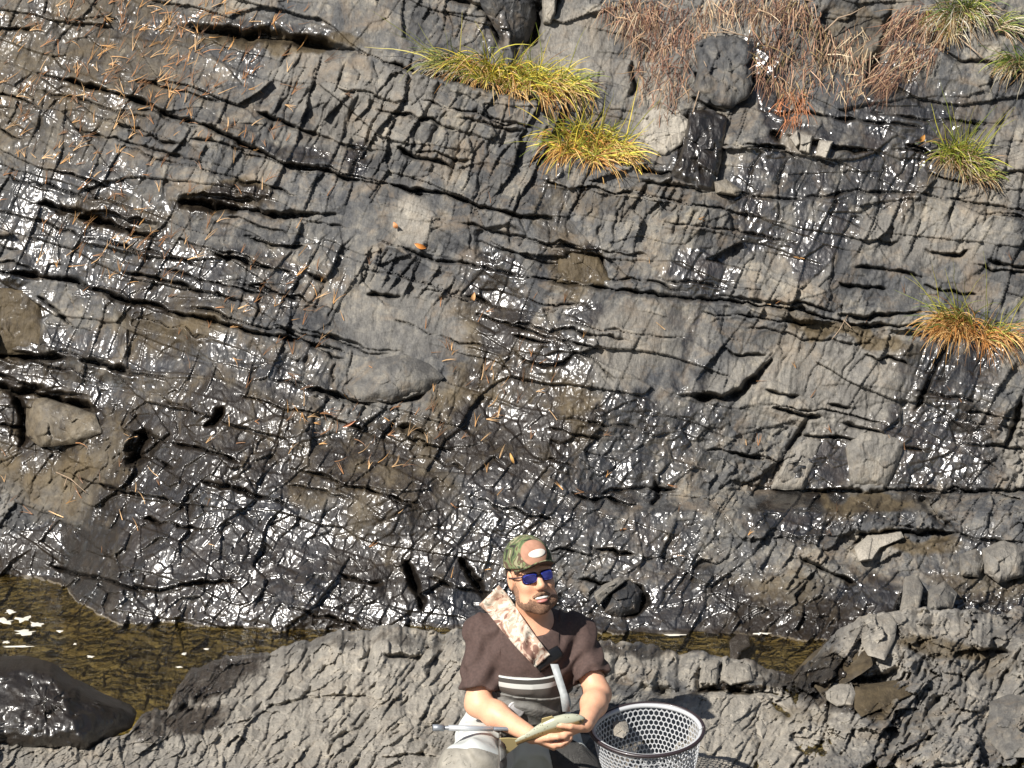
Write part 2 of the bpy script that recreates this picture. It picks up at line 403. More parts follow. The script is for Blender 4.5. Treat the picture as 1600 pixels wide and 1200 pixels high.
SMOOTH = [(590,350,95,28,-10,.85),(745,360,60,34,-12,.9),(590,520,75,75,25,.9),(675,520,50,55,40,.75),(1000,535,85,70,0,.6),
          (1240,560,160,60,-10,.45),(1360,710,55,50,40,.8),(1290,690,60,50,40,.5),(1030,205,38,30,0,.9),(880,70,60,80,20,.6),(640,580,60,32,25,.9),
          (300,500,70,30,0,.5),(30,510,40,60,0,.9),(350,310,70,30,-15,.5),(830,640,90,60,0,.6),(600,880,70,60,0,.3),(560,40,60,40,0,.5),(500,300,180,22,-14,.3),
          (560,740,110,60,0,.55),(620,860,110,90,0,.45),(780,720,90,70,0,.4),(100,760,90,60,0,.45),(950,840,80,60,0,.35),(1500,480,120,70,0,.35),(100,520,30,50,0,.3)]
WET = [(120,330,170,100,0,.62),(70,110,220,140,0,.46),(330,120,90,60,0,.4),(60,620,160,110,0,.8),(250,430,150,60,0,.75),(330,700,190,110,0,.85),(360,860,260,110,0,.95),(300,800,180,120,0,1),
       (70,860,140,40,0,1),(230,560,180,60,0,.7),(430,440,120,70,20,.5),(400,620,140,80,0,.6),(560,720,130,80,0,.7),
       (780,480,60,90,20,.9),(830,560,110,80,0,.7),(800,700,150,90,0,.85),(700,830,160,110,0,.78),(900,790,130,90,0,.66),(1020,700,130,90,30,.62),(1000,850,120,90,0,.6),(1130,860,140,80,0,.4),
       (1200,140,30,85,10,1),(1205,240,30,50,15,.8),(1090,240,36,60,0,1),(1180,310,26,90,10,.8),(1165,370,22,40,10,.7),(1270,385,55,45,40,1),(1310,340,24,50,10,.9),(1300,270,80,90,0,.6),(1400,210,100,120,0,.72),
       (1095,425,52,42,0,1),(1450,690,90,90,10,.9),(1300,730,42,50,20,1),(1480,600,90,80,20,.75),(1500,560,60,30,0,.8),(1230,800,60,50,0,.8),(1350,930,70,50,0,.8),(1080,950,160,60,0,.85),
       (910,415,46,36,-10,.8),(340,320,90,22,0,.8),(180,350,70,20,0,.9),(300,60,160,40,0,.55),(420,50,150,26,0,.6),(460,240,60,18,0,.7),(545,240,20,30,0,.9),(800,20,60,70,0,.5),
       (1060,470,20,80,0,.45),(1085,560,14,110,0,.6),(860,330,18,80,0,.5),(920,480,36,26,0,.7),(1340,800,110,26,0,.5),(1520,880,90,60,0,.5),(960,640,100,40,20,.65),(360,90,60,60,0,.5),(640,930,260,60,0,.9),(0,480,80,80,0,.9)]
BROWN = [(810,650,130,105,0,1),(770,520,60,80,10,.75),(570,730,150,70,0,.8),(620,860,110,110,0,.75),(620,700,120,40,0,.8),(90,640,70,50,0,1),(30,510,46,70,0,.9),(270,500,110,60,0,.75),(180,345,90,24,0,1),(345,318,80,22,0,1),
         (30,870,70,40,0,.9),(430,65,150,16,0,1.2),(1110,245,28,60,0,.8),(910,420,46,34,-10,.95),(860,340,30,60,0,.45),(960,310,80,40,0,.4),(1350,785,110,18,0,.9),(1420,850,90,16,0,.8),(1250,980,180,40,0,.8),
         (1340,520,120,16,-8,.9),(240,390,60,40,0,.5),(1480,590,60,40,0,.35),(130,80,200,120,0,.62),(90,170,190,90,0,.5),(300,860,200,90,0,.5),(330,680,190,100,0,.7),(100,700,160,90,0,.75),(1550,910,90,30,0,.6),(40,590,80,30,0,.7),(300,860,200,80,0,.25),(120,760,120,70,0,.6),(430,560,60,60,0,.3),(1200,930,100,40,0,.7),(1330,60,70,60,0,.5),(520,980,120,12,0,.9)]
PALE = [(1035,205,42,36,0,.8),(645,345,30,40,0,.45),(120,620,40,22,0,.4),(1350,700,70,60,40,.25),(590,170,100,60,30,.22),(960,540,60,60,0,.28),(1140,605,60,20,0,.2),(1255,225,45,18,-15,.5),
        (1060,40,120,60,0,.15),(890,80,70,80,0,.3),(1010,120,60,50,0,.25),(1560,260,60,60,0,.2),(1450,370,120,40,0,.2),(1290,600,150,80,0,.25),(1020,520,90,50,0,.2),(640,500,110,60,0,.15),(1240,420,60,50,0,.15),(300,965,240,22,0,.35),(480,120,60,50,20,.18),(1590,700,30,60,0,.35),(1290,660,40,60,30,.3),(1360,862,34,10,10,.6)]

def cliff_disp(px, py):
    g = gofx(px); T = py - g
    wx = fbm(px / 130, py / 130, 3, 3); wy = fbm(px / 130, py / 130, 9, 3)
    w2x = fbm(px / 34, py / 34, 13, 4, .6); w2y = fbm(px / 34, py / 34, 19, 4, .6)
    low = sst(570, 690, py + 60 * wx - 40 * sst(900, 1300, px) - 60 * (sst(150, 60, px)))           # broken rock low on the face
    sm = blobs(px + 22 * w2x, py + 22 * w2y, SMOOTH, .22)
    D = 0.09 * fbm(px / 330, py / 260, 21, 3)
    # beds: wide blocks between bedding planes
    x = px + 18 * wx + 3 * w2x; t = T + 12 * wy + 2 * w2y
    wetm = blobs(px + 20 * wx, py + 20 * wy, WET, .45); q = 1 - .6 * wetm
    flute = blobs(px, py, FLUTE, .3)
    a, ta = facet(x / 190, t / 52, 31, .7, .28, .03, .03, (.06, 0))
    b_, tb = facet(x / 85 + 4, t / 30, 37, .55, .45, .04, .05, (.08, 0))
    D = D + (1 - low * .5) * (.070 * a * (1 - .6 * sm) + .022 * b_ * (1 - .85 * sm))
    rgh = .35 + .9 * sst(-.35, .4, fbm(px / 75, py / 60, 77, 3)) + .5 * flute
    # flakes along the cleavage, leaning to the right
    ca, sa = math.cos(R(66)), math.sin(R(66))
    u = px * sa + py * ca; v = px * ca - py * sa
    u = u + 2.5 * w2x + 11 * wx; v = v + 6 * w2y
    f, tf = facet(u / 27, v / 120, 41, .25, 1.35, .04, .12, (.24, .02))
    f2, tf2 = facet(u / 12, v / 40, 47, .3, 1.4, .05, .16, (.16, .05))
    D = D + (1 - .9 * sm) * (1 - .6 * low) * rgh * (.0125 * f * (1 + .7 * flute) * (.5 + .5 * q) + .0058 * f2 * (1 + .3 * flute) * q)
    # broken blocks low down
    ca, sa = math.cos(R(50)), math.sin(R(50))
    u = px * sa + py * ca + 8 * wy + 2 * w2x; v = px * ca - py * sa + 2 * w2y
    k, tk = facet(u / 58, v / 84, 53, .45, 1.1, .06, .08, (.14, .06))
    k2, tk2 = facet(u / 25, v / 40, 59, .35, 1.3, .03, .12, (.16, .05))
    k3, tk3 = facet(u / 11.5, v / 19, 61, .35, 1.3, .05, .16, (.1, .1))
    k4, tk4 = facet(u / 6 + 3, v / 9.5, 63, .3, 1.2, .03, .2, (.08, .05))
    tone = .5 + .22 * (tk4 - .5) + (1 - low) * (.30 * (tb - .5) + .25 * (ta - .5) + (1 - .8 * sm) * (.38 * (tf - .5) + .25 * (tf2 - .5))) + low * (.40 * (tk - .5) + .35 * (tk2 - .5) + .25 * (tk3 - .5))
    D = D + low * (1 - .7 * sm) * (.5 + .5 * rgh) * (.025 * k + .021 * k2 * (.5 + .5 * q) + .0105 * k3 * q + .0048 * k4 * (1 - .9 * wetm)) + (.0035 * k3 * q + .0016 * k4 * (1 - wetm)) * (1 - sm)
    D = D + .0016 * fbm(px / 8, py / 10, 67, 2) * q + .006 * w2x * (1 - low)
    D = carve(D, px, py, CLIFF_CRACKS, (w2x, w2y, fbm(px / 24, py / 24, 71, 2)))
    # hand-placed hollows and bulges: (cx,cy,rx,ry,ang,metres), boxy outlines
    for h_ in HOLLOWS:
        c_, s_ = math.cos(R(h_[4])), math.sin(R(h_[4])); X = px + 12 * w2x - h_[0]; Y_ = py + 10 * w2y - h_[1]
        r_ = (np.abs((X * c_ - Y_ * s_) / h_[2]) ** 3.5 + np.abs((X * s_ + Y_ * c_) / h_[3]) ** 3.5) ** (1 / 3.5)
        D = D + h_[5] * (1 - sst(.75, 1.12, r_))
    return D, tone
FLUTE = [(600,180,180,90,-10,1),(780,220,120,90,-10,1),(1000,330,180,40,-8,.8),(1450,330,260,60,-8,.6),(470,560,90,40,0,.8),(450,480,90,50,0,.8),(640,430,150,30,-10,.7),(420,270,180,40,-15,.7),(1270,560,300,60,0,.4)]
HOLLOWS = [(345,318,66,13,0,-.06),(185,345,60,11,-6,-.06),(30,515,36,48,10,-.05),(775,378,40,26,20,-.035),(912,418,34,24,-12,-.05),
           (820,40,26,60,10,-.09),(985,935,26,26,20,-.08),
           (220,700,26,20,45,-.06),(1330,60,50,60,0,-.03),(1400,840,90,12,0,-.05),(1340,518,110,10,-8,-.05),(1070,130,50,55,0,.05)]

def axis(a0, a1, f0, f1, st, grow=1.06):
    mid = list(np.arange(f0, f1 + st, st)); lo = []; x = f0; s = st
    while x > a0: s *= grow; x -= s; lo.append(x)
    hi = []; x = mid[-1]; s = st
    while x < a1: s *= grow; x += s; hi.append(x)
    return np.array(lo[::-1] + mid + hi)
XS = axis(-560, 2160, -12, 1612, 1.55)
YS = axis(-420, 1150, -12, 1020, 1.55)
GX, GY = np.meshgrid(XS, YS)
GX = GX.astype(np.float32); GY = GY.astype(np.float32)
_D, tone = cliff_disp(GX, GY)
Yc = table(GX, GY, CC, CR, CT_) - _D
def grid_faces(nr, nc):
    i = np.arange(nr * nc).reshape(nr, nc)
    return np.stack([i[:-1, :-1], i[1:, :-1], i[1:, 1:], i[:-1, 1:]], -1).reshape(-1, 4)
def masks(px, py):
    wx = 34 * fbm(px / 60, py / 60, 81, 4); wy = 34 * fbm(px / 60, py / 60, 91, 4)
    return wx, wy
wx_, wy_ = masks(GX, GY)
_z = P(GX, GY, Yc)[..., 2]; under = _z < .012; shore = .95 * (1 - sst(.05, .2, _z)) * (_z > .004)
mk = np.stack([np.maximum(blobs(GX + wx_, GY + wy_, WET, .45), shore) * (_z > -.004), np.maximum(blobs(GX + wx_, GY + wy_, BROWN, .4), .62 * under), np.maximum(blobs(GX + .3 * wx_, GY + .3 * wy_, PALE, .3), .4 * under)], -1).reshape(-1, 3)
cliff = mesh_np('cliff', P(GX, GY, Yc).reshape(-1, 3), grid_faces(*GX.shape), M_ROCK, smooth=False)
tag(cliff, kind='structure'); set_mask(cliff, mk); set_tone(cliff, tone)
def cliffY(px, py):
    j = np.searchsorted(XS, px).clip(0, len(XS) - 1); i = np.searchsorted(YS, py).clip(0, len(YS) - 1)
    return Yc[i, j]

# ------------------------------------------------------------------ the rock ledge in front of the pool
SIL = [(-560,1160),(0,1157),(60,1160),(130,1166),(200,1152),(222,1122),(262,1108),(276,1078),(300,1052),(340,1032),(420,1016),(480,998),(540,984),(600,979),(700,986),(800,985),
       (900,996),(1000,1004),(1100,1022),(1180,1036),(1240,1052),(1280,1020),(1310,985),(1350,962),(1420,950),(1500,955),(1600,952),(2160,940)]
YTOP = [(-560,-.1),(0,-.16),(130,-.15),(200,-.05),(222,.15),(262,.28),(276,.45),(300,.72),(340,.80),(420,.85),(480,.86),(600,.78),(800,.78),(1000,.80),(1180,.80),(1240,.75),(1300,.85),(1350,.95),(1420,1.0),(1600,1.05),(2160,1.1)]
LX = axis(-560, 2160, -12, 1612, 1.55)
vv = np.concatenate([np.linspace(0, 1, 170)[:-1], np.linspace(1, 2.9, 130)])
LGX, VV = np.meshgrid(LX, vv)
silx = np.interp(LGX, *zip(*SIL)) + 3.5 * fbm(LGX / 9, LGX * 0 + 3, 101, 3) + 9 * fbm(LGX / 38, LGX * 0 + 7, 105, 2)
ytop = np.interp(LGX, *zip(*YTOP))
LGY = np.where(VV <= 1, silx + (1205 - silx) * VV, 1205 + (VV - 1) * 210)
yend = np.interp(LGX, [0, 200, 300, 400, 1600], [-.40, -.42, -.40, -.32, -.26])
Yl0 = np.where(VV <= 1, ytop + (yend - ytop) * VV ** .92, np.interp(LGY, [1205, 1350, 1610], [0, -.3, -1.35]) + yend)
LEDGE_CRACKS = [
 ([(600,1025),(640,1030),(660,1025)], 6, .06, .02, 20),
 ([(400,1110),(480,1090),(540,1085),(600,1092)], 3, .03, .015, 20),
 ([(330,1140),(400,1120),(430,1100)], 2.5, .03, 0, 20),
 ([(520,1160),(560,1140),(580,1120)], 4, .04, 0, 20),
 ([(595,1185),(640,1178),(690,1182)], 3, .04, .02, 20),
 ([(1095,1035),(1093,1075),(1098,1085)], 5, .06, 0, 20), ([(1125,1035),(1122,1068)], 3.5, .05, 0, 20),
 ([(1090,1080),(1130,1076),(1180,1080),(1230,1085)], 7, .06, .03, 25),
 ([(960,1060),(1010,1075),(1060,1085)], 14, .08, .0, 20),
 ([(1190,1080),(1215,1105),(1240,1122)], 4, .05, 0, 20),
 ([(1320,1062),(1380,1060),(1400,1040)], 4, .07, .02, 20),
 ([(1290,1150),(1305,1170),(1318,1180)], 4, .06, 0, 20),
 ([(1440,1140),(1450,1110),(1470,1090)], 6, .07, 0, 20), ([(1445,1165),(1455,1150)], 4, .06, 0, 20),
 ([(1595,1010),(1590,1050)], 4, .07, 0, 20), ([(1590,1100),(1592,1130)], 3, .05, 0, 20),
 ([(1400,970),(1420,1010),(1460,1040)], 3, .04, .02, 20),
 ([(1515,1008),(1540,1015),(1580,1022)], 6, .06, .03, 20),
 ([(1370,1105),(1390,1120),(1400,1135)], 5, .05, 0, 20),
]
_r = random.Random(9)
for _ in range(60):
    x = _r.uniform(1180, 1620); y = _r.uniform(1010, 1200); L = _r.uniform(20, 60)
    LEDGE_CRACKS.append(([(x, y), (x - L * .25, y + L * .5), (x - L * .55, y + L)], _r.uniform(1.6, 3), _r.uniform(.015, .04), 0, 10))
for _ in range(70):
    x = _r.uniform(290, 720); y = _r.uniform(1000, 1195); L = _r.uniform(12, 50)
    LEDGE_CRACKS.append(([(x, y), (x - L * .35, y + L * .5), (x - L * .8, y + L)], _r.uniform(1.6, 3.2), _r.uniform(.012, .03), 0, 10))
def ledge_disp(px, py):
    wx = fbm(px / 110, py / 80, 203, 3); wy = fbm(px / 110, py / 80, 209, 3)
    w2x = fbm(px / 30, py / 24, 213, 4, .6); w2y = fbm(px / 30, py / 24, 219, 4, .6)
    D = .10 * fbm(px / 260, py / 120, 221, 3)
    ca, sa = math.cos(R(52)), math.sin(R(52))
    u = px * sa + py * ca + 14 * wx + 2.5 * w2x; v = px * ca - py * sa + 14 * wy + 3 * w2y
    big = sst(1080, 1250, px)
    f, t0 = facet(u / 50, v / 95, 231, .5, 1.0, .06, .07, (.15, 0)); f1, t1 = facet(u / 22, v / 48, 233, .35, 1.3, .05, .12, (.15, 0)); f2, t2 = facet(u / 9.5, v / 20, 237, .3, 1.3, .05, .16, (.1, 0))
    tone = .5 + .3 * (t0 - .5) + .5 * (t1 - .5) + .5 * (t2 - .5)
    f3, _ = facet(u / 5 + 9, v / 10, 239, .3, 1.2, .03, .2, (.05, 0))
    vr = .55 + .8 * sst(-.3, .4, fbm(px / 60, py / 40, 277, 3))
    D = D + (.034 * f) * (.5 + 1.1 * big) + .019 * f1 * vr + .0165 * f2 * (1.4 - .5 * vr) + .0065 * f3
    kb, t3 = facet((u + 30 * w2x) / 62, v / 70, 251, 1.0, .9, .1, .05, (.1, 0)); kc, t4 = facet((px + 5 * w2x) / 38 + 3, (py + 6 * w2y) / 27, 257, .9, .9, .1, .07)
    bl = sst(1130, 1300, px + 60 * wx)
    D = D + bl * (.085 * kb + .035 * kc); tone = tone + bl * .3 * (t4 - .5)
    D = D + .0018 * fbm(px / 6, py / 6, 241, 2)
    D = carve(D, px, py, LEDGE_CRACKS, (w2x, w2y, fbm(px / 24, py / 24, 271, 2)))
    return D, tone
fade = sst(0, .05, VV) * .85 + .15
flat = blobs(LGX, LGY, [(850, 1230, 200, 70, 0, .7), (850, 1340, 220, 80, 0, .8)], .4)      # where the man sits
_D, ltone = ledge_disp(LGX.astype(np.float32), LGY.astype(np.float32))
Yl = Yl0 - _D * fade * (1 - flat)
top = P(LGX, LGY, Yl)
# back of the ledge going down under the water
nb = 7
back = np.stack([top[0] + np.array([0, .03 * k + .012 * k * k, -.010 * k * k - .02 * k]) for k in range(nb, 0, -1)], 0)
LV = np.concatenate([back, top], 0)
wx_, wy_ = masks(LGX, LGY)
LWET = [(340,1050,90,34,30,.9),(300,1120,60,22,10,.9),(560,1000,160,10,0,.45),(1270,1050,100,40,0,.75),(1020,1010,90,14,0,.75),(1330,1090,60,30,0,.7),(1140,1080,70,8,0,.8),(1430,980,40,14,0,.4),(240,1130,30,30,0,.8),(1010,1080,60,30,0,.3)]
LBROWN = [(1480,1010,90,14,-10,.8),(1250,1120,60,16,0,.5),(1540,1040,50,30,0,.4),(1420,1150,70,30,40,.3),(1150,1080,70,8,0,.9),(1340,1085,60,26,-20,.9),(1270,1040,70,40,0,.5),(1230,1150,160,30,0,.22),(500,1090,200,60,0,.1)]
LPALE = [(480,1120,330,120,0,.55),(600,1050,200,60,0,.55),(150,1185,260,40,0,.42),(1160,1110,120,30,0,.72),(1160,1150,140,60,0,.7),(1140,1050,80,24,0,.5),(1280,1150,80,40,0,.5),(1380,1000,60,50,0,.4),(1460,980,90,30,0,.4),(1520,1060,120,120,0,.28),(820,1010,160,20,0,.4),(980,1030,120,20,0,.45)]
lm = np.stack([blobs(LGX + .6 * wx_, LGY + .5 * wy_, LWET, .4), blobs(LGX + .6 * wx_, LGY + .5 * wy_, LBROWN, .4), blobs(LGX + wx_, LGY + wy_, LPALE, .5)], -1)
lmb = np.repeat(lm[:1], nb, 0); lmb[..., 0] = .9
lmk = np.concatenate([lmb, lm], 0).reshape(-1, 3)
ledge = mesh_np('rock_ledge', LV.reshape(-1, 3), grid_faces(LV.shape[0], LV.shape[1]), M_LEDGE, smooth=False)
tag(ledge, kind='structure'); set_mask(ledge, lmk); set_tone(ledge, np.concatenate([np.repeat(ltone[:1], nb, 0), ltone], 0))
def ledgeY(px, py):
    j = int(np.searchsorted(LX, px).clip(0, len(LX) - 1)); c = LGY[:, j]
    return float(np.interp(py, c, Yl[:, j]))

# ------------------------------------------------------------------ the pool
m, n, l, b = mat('pool_water')
n.remove(b)
tr = nd(n, 'ShaderNodeBsdfTransparent'); tr.inputs[0].default_value = (.86, .78, .50, 1)
gl = nd(n, 'ShaderNodeBsdfGlossy'); gl.inputs['Roughness'].default_value = .10
fr = nd(n, 'ShaderNodeFresnel'); fr.inputs[0].default_value = 1.33
ms = nd(n, 'ShaderNodeMixShader'); l.new(fr.outputs[0], ms.inputs[0]); l.new(tr.outputs[0], ms.inputs[1]); l.new(gl.outputs[0], ms.inputs[2])
l.new(ms.outputs[0], n['Material Output'].inputs[0])
tc = nd(n, 'ShaderNodeTexCoord'); mp = nd(n, 'ShaderNodeMapping'); mp.inputs['Scale'].default_value = (1, 1.9, 1); l.new(tc.outputs['Object'], mp.inputs[0])
no = nd(n, 'ShaderNodeTexNoise'); no.inputs['Scale'].default_value = 13; no.inputs['Detail'].default_value = 4; no.inputs['Distortion'].default_value = .8; l.new(mp.outputs[0], no.inputs['Vector'])
bp = nd(n, 'ShaderNodeBump'); bp.inputs['Strength'].default_value = .4; bp.inputs['Distance'].default_value = .02
l.new(no.outputs['Fac'], bp.inputs['Height'])
for x_ in (gl, fr): l.new(bp.outputs[0], x_.inputs['Normal'])
wx = np.linspace(-2.6, 2.6, 260); wy = np.linspace(-.45, 3.0, 170); WX, WY = np.meshgrid(wx, wy)
WZ = .0035 * fbm(WX * 5, WY * 9, 301, 3)
water = mesh_np('water', np.stack([WX, WY, WZ], -1).reshape(-1, 3), grid_faces(*WX.shape)[:, ::-1], m)
tag(water, kind='structure')
# bed of the pool: brown silt and stones
m = simple('pool_silt', (.42, .34, .13), .9, 9, .4, .25, 60)
BX, BY = np.meshgrid(np.linspace(-3, 3, 220), np.linspace(-.5, 3.2, 160))
BZ = -.20 + .06 * fbm(BX * 4, BY * 4, 311, 4) - .02 * cells(BX * 6, BY * 9, 313)[0]
bed = mesh_np('stream_bed', np.stack([BX, BY, BZ], -1).reshape(-1, 3), grid_faces(*BX.shape)[:, ::-1], m)
tag(bed, kind='structure')

# ------------------------------------------------------------------ loose blocks and boulders
from mathutils.bvhtree import BVHTree
def terrainY(px, py):
    a = float(cliffY(px, py))
    if py > float(np.interp(px, *zip(*SIL))): a = min(a, ledgeY(px, py))
    return a
def outline(poly, th):
    """radius of a star shaped polygon around its centre"""
    c = np.mean(poly, 0); q = np.asarray(poly, float) - c; n_ = len(q); out = np.zeros((len(th), 2))
    for i, t in enumerate(th):
        d = np.array([math.cos(t), math.sin(t)]); best = 1e-3
        for k in range(n_):
            a, b_ = q[k], q[(k + 1) % n_]; e = b_ - a; den = d[0] * e[1] - d[1] * e[0]
            if abs(den) < 1e-9: continue
            r_ = (a[0] * e[1] - a[1] * e[0]) / den; u_ = (a[0] * d[1] - a[1] * d[0]) / den
            if r_ > 0 and -1e-6 <= u_ <= 1 + 1e-6: best = max(best, r_)
        out[i] = d * best
    return c, out
_seed = [400]
def block(name, label, poly, out=.03, thick=.04, wet=0, brown=0, pale=0, tone=.5, cat='rock', rough=1.0, group=None, slope=None, square=6, Yc=None, ridge=None):
    rough = rough * 1.5 + .3
    _seed[0] += 7; s_ = _seed[0]
    xs = [p[0] for p in poly]; ys = [p[1] for p in poly]
    pts = [(x, y, terrainY(x, y)) for x in np.linspace(min(xs), max(xs), 7) for y in np.linspace(min(ys), max(ys), 7)]
    A = np.array([(x, y, 1) for x, y, _ in pts]); B = np.array([q[2] for q in pts]); cf = np.linalg.lstsq(A, B, rcond=None)[0]
    if slope: cf = np.array([slope[0], slope[1], (Yc if Yc is not None else np.median(B)) - slope[0] * np.mean(xs) - slope[1] * np.mean(ys)])
    th = np.linspace(0, 2 * math.pi, 121)[:-1]
    c, o2 = outline(poly, th)
    o2 = o2 * (1 + .035 * rough * fbm(np.cos(th) * 2.5 + s_, np.sin(th) * 2.5, s_, 3))[:, None]
    us = np.concatenate([np.linspace(.03, .9, 26), [.94, .97, .99, 1.0]])
    V = []
    X = c[0] + o2[None, :, 0] * us[:, None]; Y_ = c[1] + o2[None, :, 1] * us[:, None]
    f_, t_ = facet(X / 26 + s_, Y_ / 30, s_, .2, 1.0, .03, .1); g_, t2 = facet(X / 10, Y_ / 14 + s_, s_ + 3, .2, 1.0, .03, .14)
    dome = (1 - us ** square)[:, None]
    D = thick * dome + rough * dome ** .5 * (.012 * f_ + .0045 * g_) + .002 * fbm(X / 6, Y_ / 6, s_, 3)
    if ridge:
        x0, y0, x1, y1, sl_, sr_ = ridge; q_ = ((X - x0) * (y1 - y0) - (Y_ - y0) * (x1 - x0)) / math.hypot(x1 - x0, y1 - y0)
        D = D - np.where(q_ < 0, -q_ * sl_, q_ * sr_)
    Yf = cf[0] * X + cf[1] * Y_ + cf[2] - out - D
    front = P(X, Y_, Yf)
    rings = [front[k] for k in range(len(us))]
    edge = front[-1]; cen = edge.mean(0)
    for k, (sc_, dp) in enumerate(((1.0, .25), (.97, .6), (.88, .9), (.6, 1.0), (.05, 1.0))):
        rings.append(cen + (edge - cen) * sc_ + np.array([0, 1, -.15]) * dp * (out + max(.05, thick)))
    V = np.stack(rings, 0); nr, nc = V.shape[:2]
    i = np.arange(nr * nc).reshape(nr, nc); i2 = np.roll(i, -1, 1)
    F = np.stack([i[:-1], i2[:-1], i2[1:], i[1:]], -1).reshape(-1, 4)
    F = F.tolist() + [i[0][::-1].tolist(), i[-1].tolist()]
    base = cen.copy(); V = V.reshape(-1, 3) - base
    o = mesh_np(name, V, F, M_ROCK); o.location = base
    tt = np.concatenate([tone + .25 * (t_ - .5) + .2 * (t2 - .5), np.full((5, nc), tone)], 0)
    mk_ = np.tile(np.array([wet, brown, pale], np.float32), (nr * nc, 1)); mk_[:, 0] += .12 * fbm(V[:, 0] * 20, V[:, 2] * 20, s_, 3)
    set_mask(o, mk_); set_tone(o, tt)
    return tag(o, label, cat, group)
block('boulder', 'dark wet wedge-shaped boulder at the near edge of the brown pool', [(-90,1040),(0,1028),(45,1032),(78,1040),(112,1066),(150,1086),(214,1113),(202,1138),(140,1168),(60,1168),(-90,1170)], .06, .10, 1, .75, 0, -.1, 'boulder', 1.3, slope=(.0002, -.0024), square=5, Yc=.02, ridge=(78, 1035, 130, 1165, .0006, .0022))
block('rock_block', 'small grey block with a lit edge at the foot of the dark wedge-shaped boulder', [(-40,1128),(15,1122),(36,1140),(30,1168),(-40,1176)], .14, .05, .5, 0, .1, .6)
block('flat_stone', 'pale cream flat stone beside the two yellow grass tufts', [(1003,185),(1020,168),(1062,174),(1080,190),(1066,226),(1040,244),(1010,232)], .01, .015, 0, 0, .75, .55, rough=.8, square=12)
block('rock_block', 'glossy dark brown upright block right of the pale cream flat stone', [(1076,172),(1110,170),(1136,180),(1130,232),(1114,298),(1062,290),(1048,272),(1068,226)], .03, .03, 1, .6, 0, .2, rough=1.4, square=7)
block('rock_block', 'rounded grey block above the glossy brown block, below the dead grass', [(1086,66),(1108,56),(1152,57),(1174,66),(1177,112),(1170,152),(1144,172),(1104,160),(1084,146),(1090,108)], .03, .035, 0, 0, 0, .45, rough=1.2, square=9)
block('rock_block', 'dark brown smooth block at the left edge under the long crack', [(-90,446),(50,452),(62,480),(86,556),(-90,551)], .0, .02, .35, 1, 0, .3, rough=.3, square=8)
block('rock_block', 'tan wet block at the left edge below the dark brown smooth block', [(42,620),(70,622),(112,635),(150,648),(160,676),(120,694),(62,700),(40,680)], .02, .05, .45, .65, .4, .7, rough=.6, square=4)
block('boulder', 'oval smooth grey boulder bulging from the middle of the cliff', [(540,604),(588,562),(630,552),(672,568),(694,590),(664,614),(612,630),(560,627)], .0, .07, 0, .15, .1, .5, 'boulder', .35, square=2.4)
block('rock_block', 'dark olive four-sided block set just above the long middle crack', [(873,386),(902,388),(936,402),(955,436),(960,450),(870,441)], -.01, .02, .35, 1.0, 0, .22, rough=.4, square=9)
block('rock_block', 'left of two pale square blocks on the ledge right of the man', [(1100,1035),(1124,1033),(1121,1070),(1092,1068)], .02, .03, 0, 0, .65, .6, rough=.6, group='pale square blocks on the ledge', square=8)
block('rock_block', 'right and wider of two pale square blocks on the ledge right of the man', [(1130,1037),(1172,1040),(1176,1064),(1142,1071),(1126,1062)], .02, .03, 0, 0, .65, .6, rough=.6, group='pale square blocks on the ledge', square=8)
block('rock_slab', 'leaning wet brown slab with a lit left edge by the small stream', [(1228,1066),(1262,1030),(1292,1004),(1330,984),(1358,1006),(1364,1040),(1322,1068),(1290,1086)], .02, .02, .45, .8, 0, .38, rough=.5, square=9)
block('rock_block', 'round-edged pale grey stone right of the leaning brown slab', [(1344,990),(1362,968),(1390,960),(1402,974),(1398,1000),(1382,1032),(1356,1024),(1346,1006)], .03, .035, 0, 0, .5, .55, rough=.5, square=5)
block('rock_slab', 'wet brown slab below the round-edged pale grey stone', [(1336,1076),(1400,1066),(1430,1072),(1424,1086),(1390,1102),(1346,1120),(1336,1108)], .03, .02, .4, .9, 0, .35, rough=.5, square=9)
block('rock_slab', 'narrow upright grey slab standing among the rubble at right', [(1414,900),(1434,896),(1443,920),(1438,945),(1430,964),(1407,962),(1412,935)], .05, .03, 0, 0, .35, .62, rough=.4, square=9)
block('rock_block', 'pointed grey stone just right of the narrow upright slab', [(1452,926),(1476,908),(1496,928),(1488,950),(1450,954)], .04, .05, 0, 0, .2, .55, rough=.7, square=3)
block('rock_slab', 'thin pale yellowish flat stone lying on the right-hand bench', [(1335,858),(1358,838),(1408,830),(1413,841),(1376,856),(1362,876),(1342,878)], .03, .03, 0, 0, .85, .6, rough=.4, square=9)
block('rock_block', 'small bright wet wedge of stone standing in the stream', [(1140,1004),(1154,990),(1172,992),(1177,1008),(1160,1018),(1150,1034),(1141,1028)], .04, .03, .9, 0, .6, .7, rough=.7, square=3)
block('rock_block', 'light grey chunk between the two wet brown slabs', [(1290,1082),(1304,1068),(1330,1067),(1337,1084),(1332,1102),(1308,1104),(1292,1094)], .02, .035, 0, 0, .5, .62, rough=.7, square=4)
block('rock_block', "black angular rock on the waterline right of the man's head", [(944,957),(954,926),(986,904),(1004,924),(998,956),(970,966)], .03, .05, .4, .1, 0, .0, rough=.9, square=3)
block('rock_slab', "thin slanting grey slab leaning on the black angular rock", [(928,932),(944,918),(968,904),(978,908),(950,930),(936,946)], .07, .02, .2, 0, .3, .62, rough=.5, square=9)
block('rock_slab', 'broad pale slab leaning left of the long diagonal crack, above the bench', [(1203,764),(1226,716),(1256,682),(1286,688),(1272,730),(1256,766)], .0, .02, 0, 0, .35, .55, rough=.5, square=9)
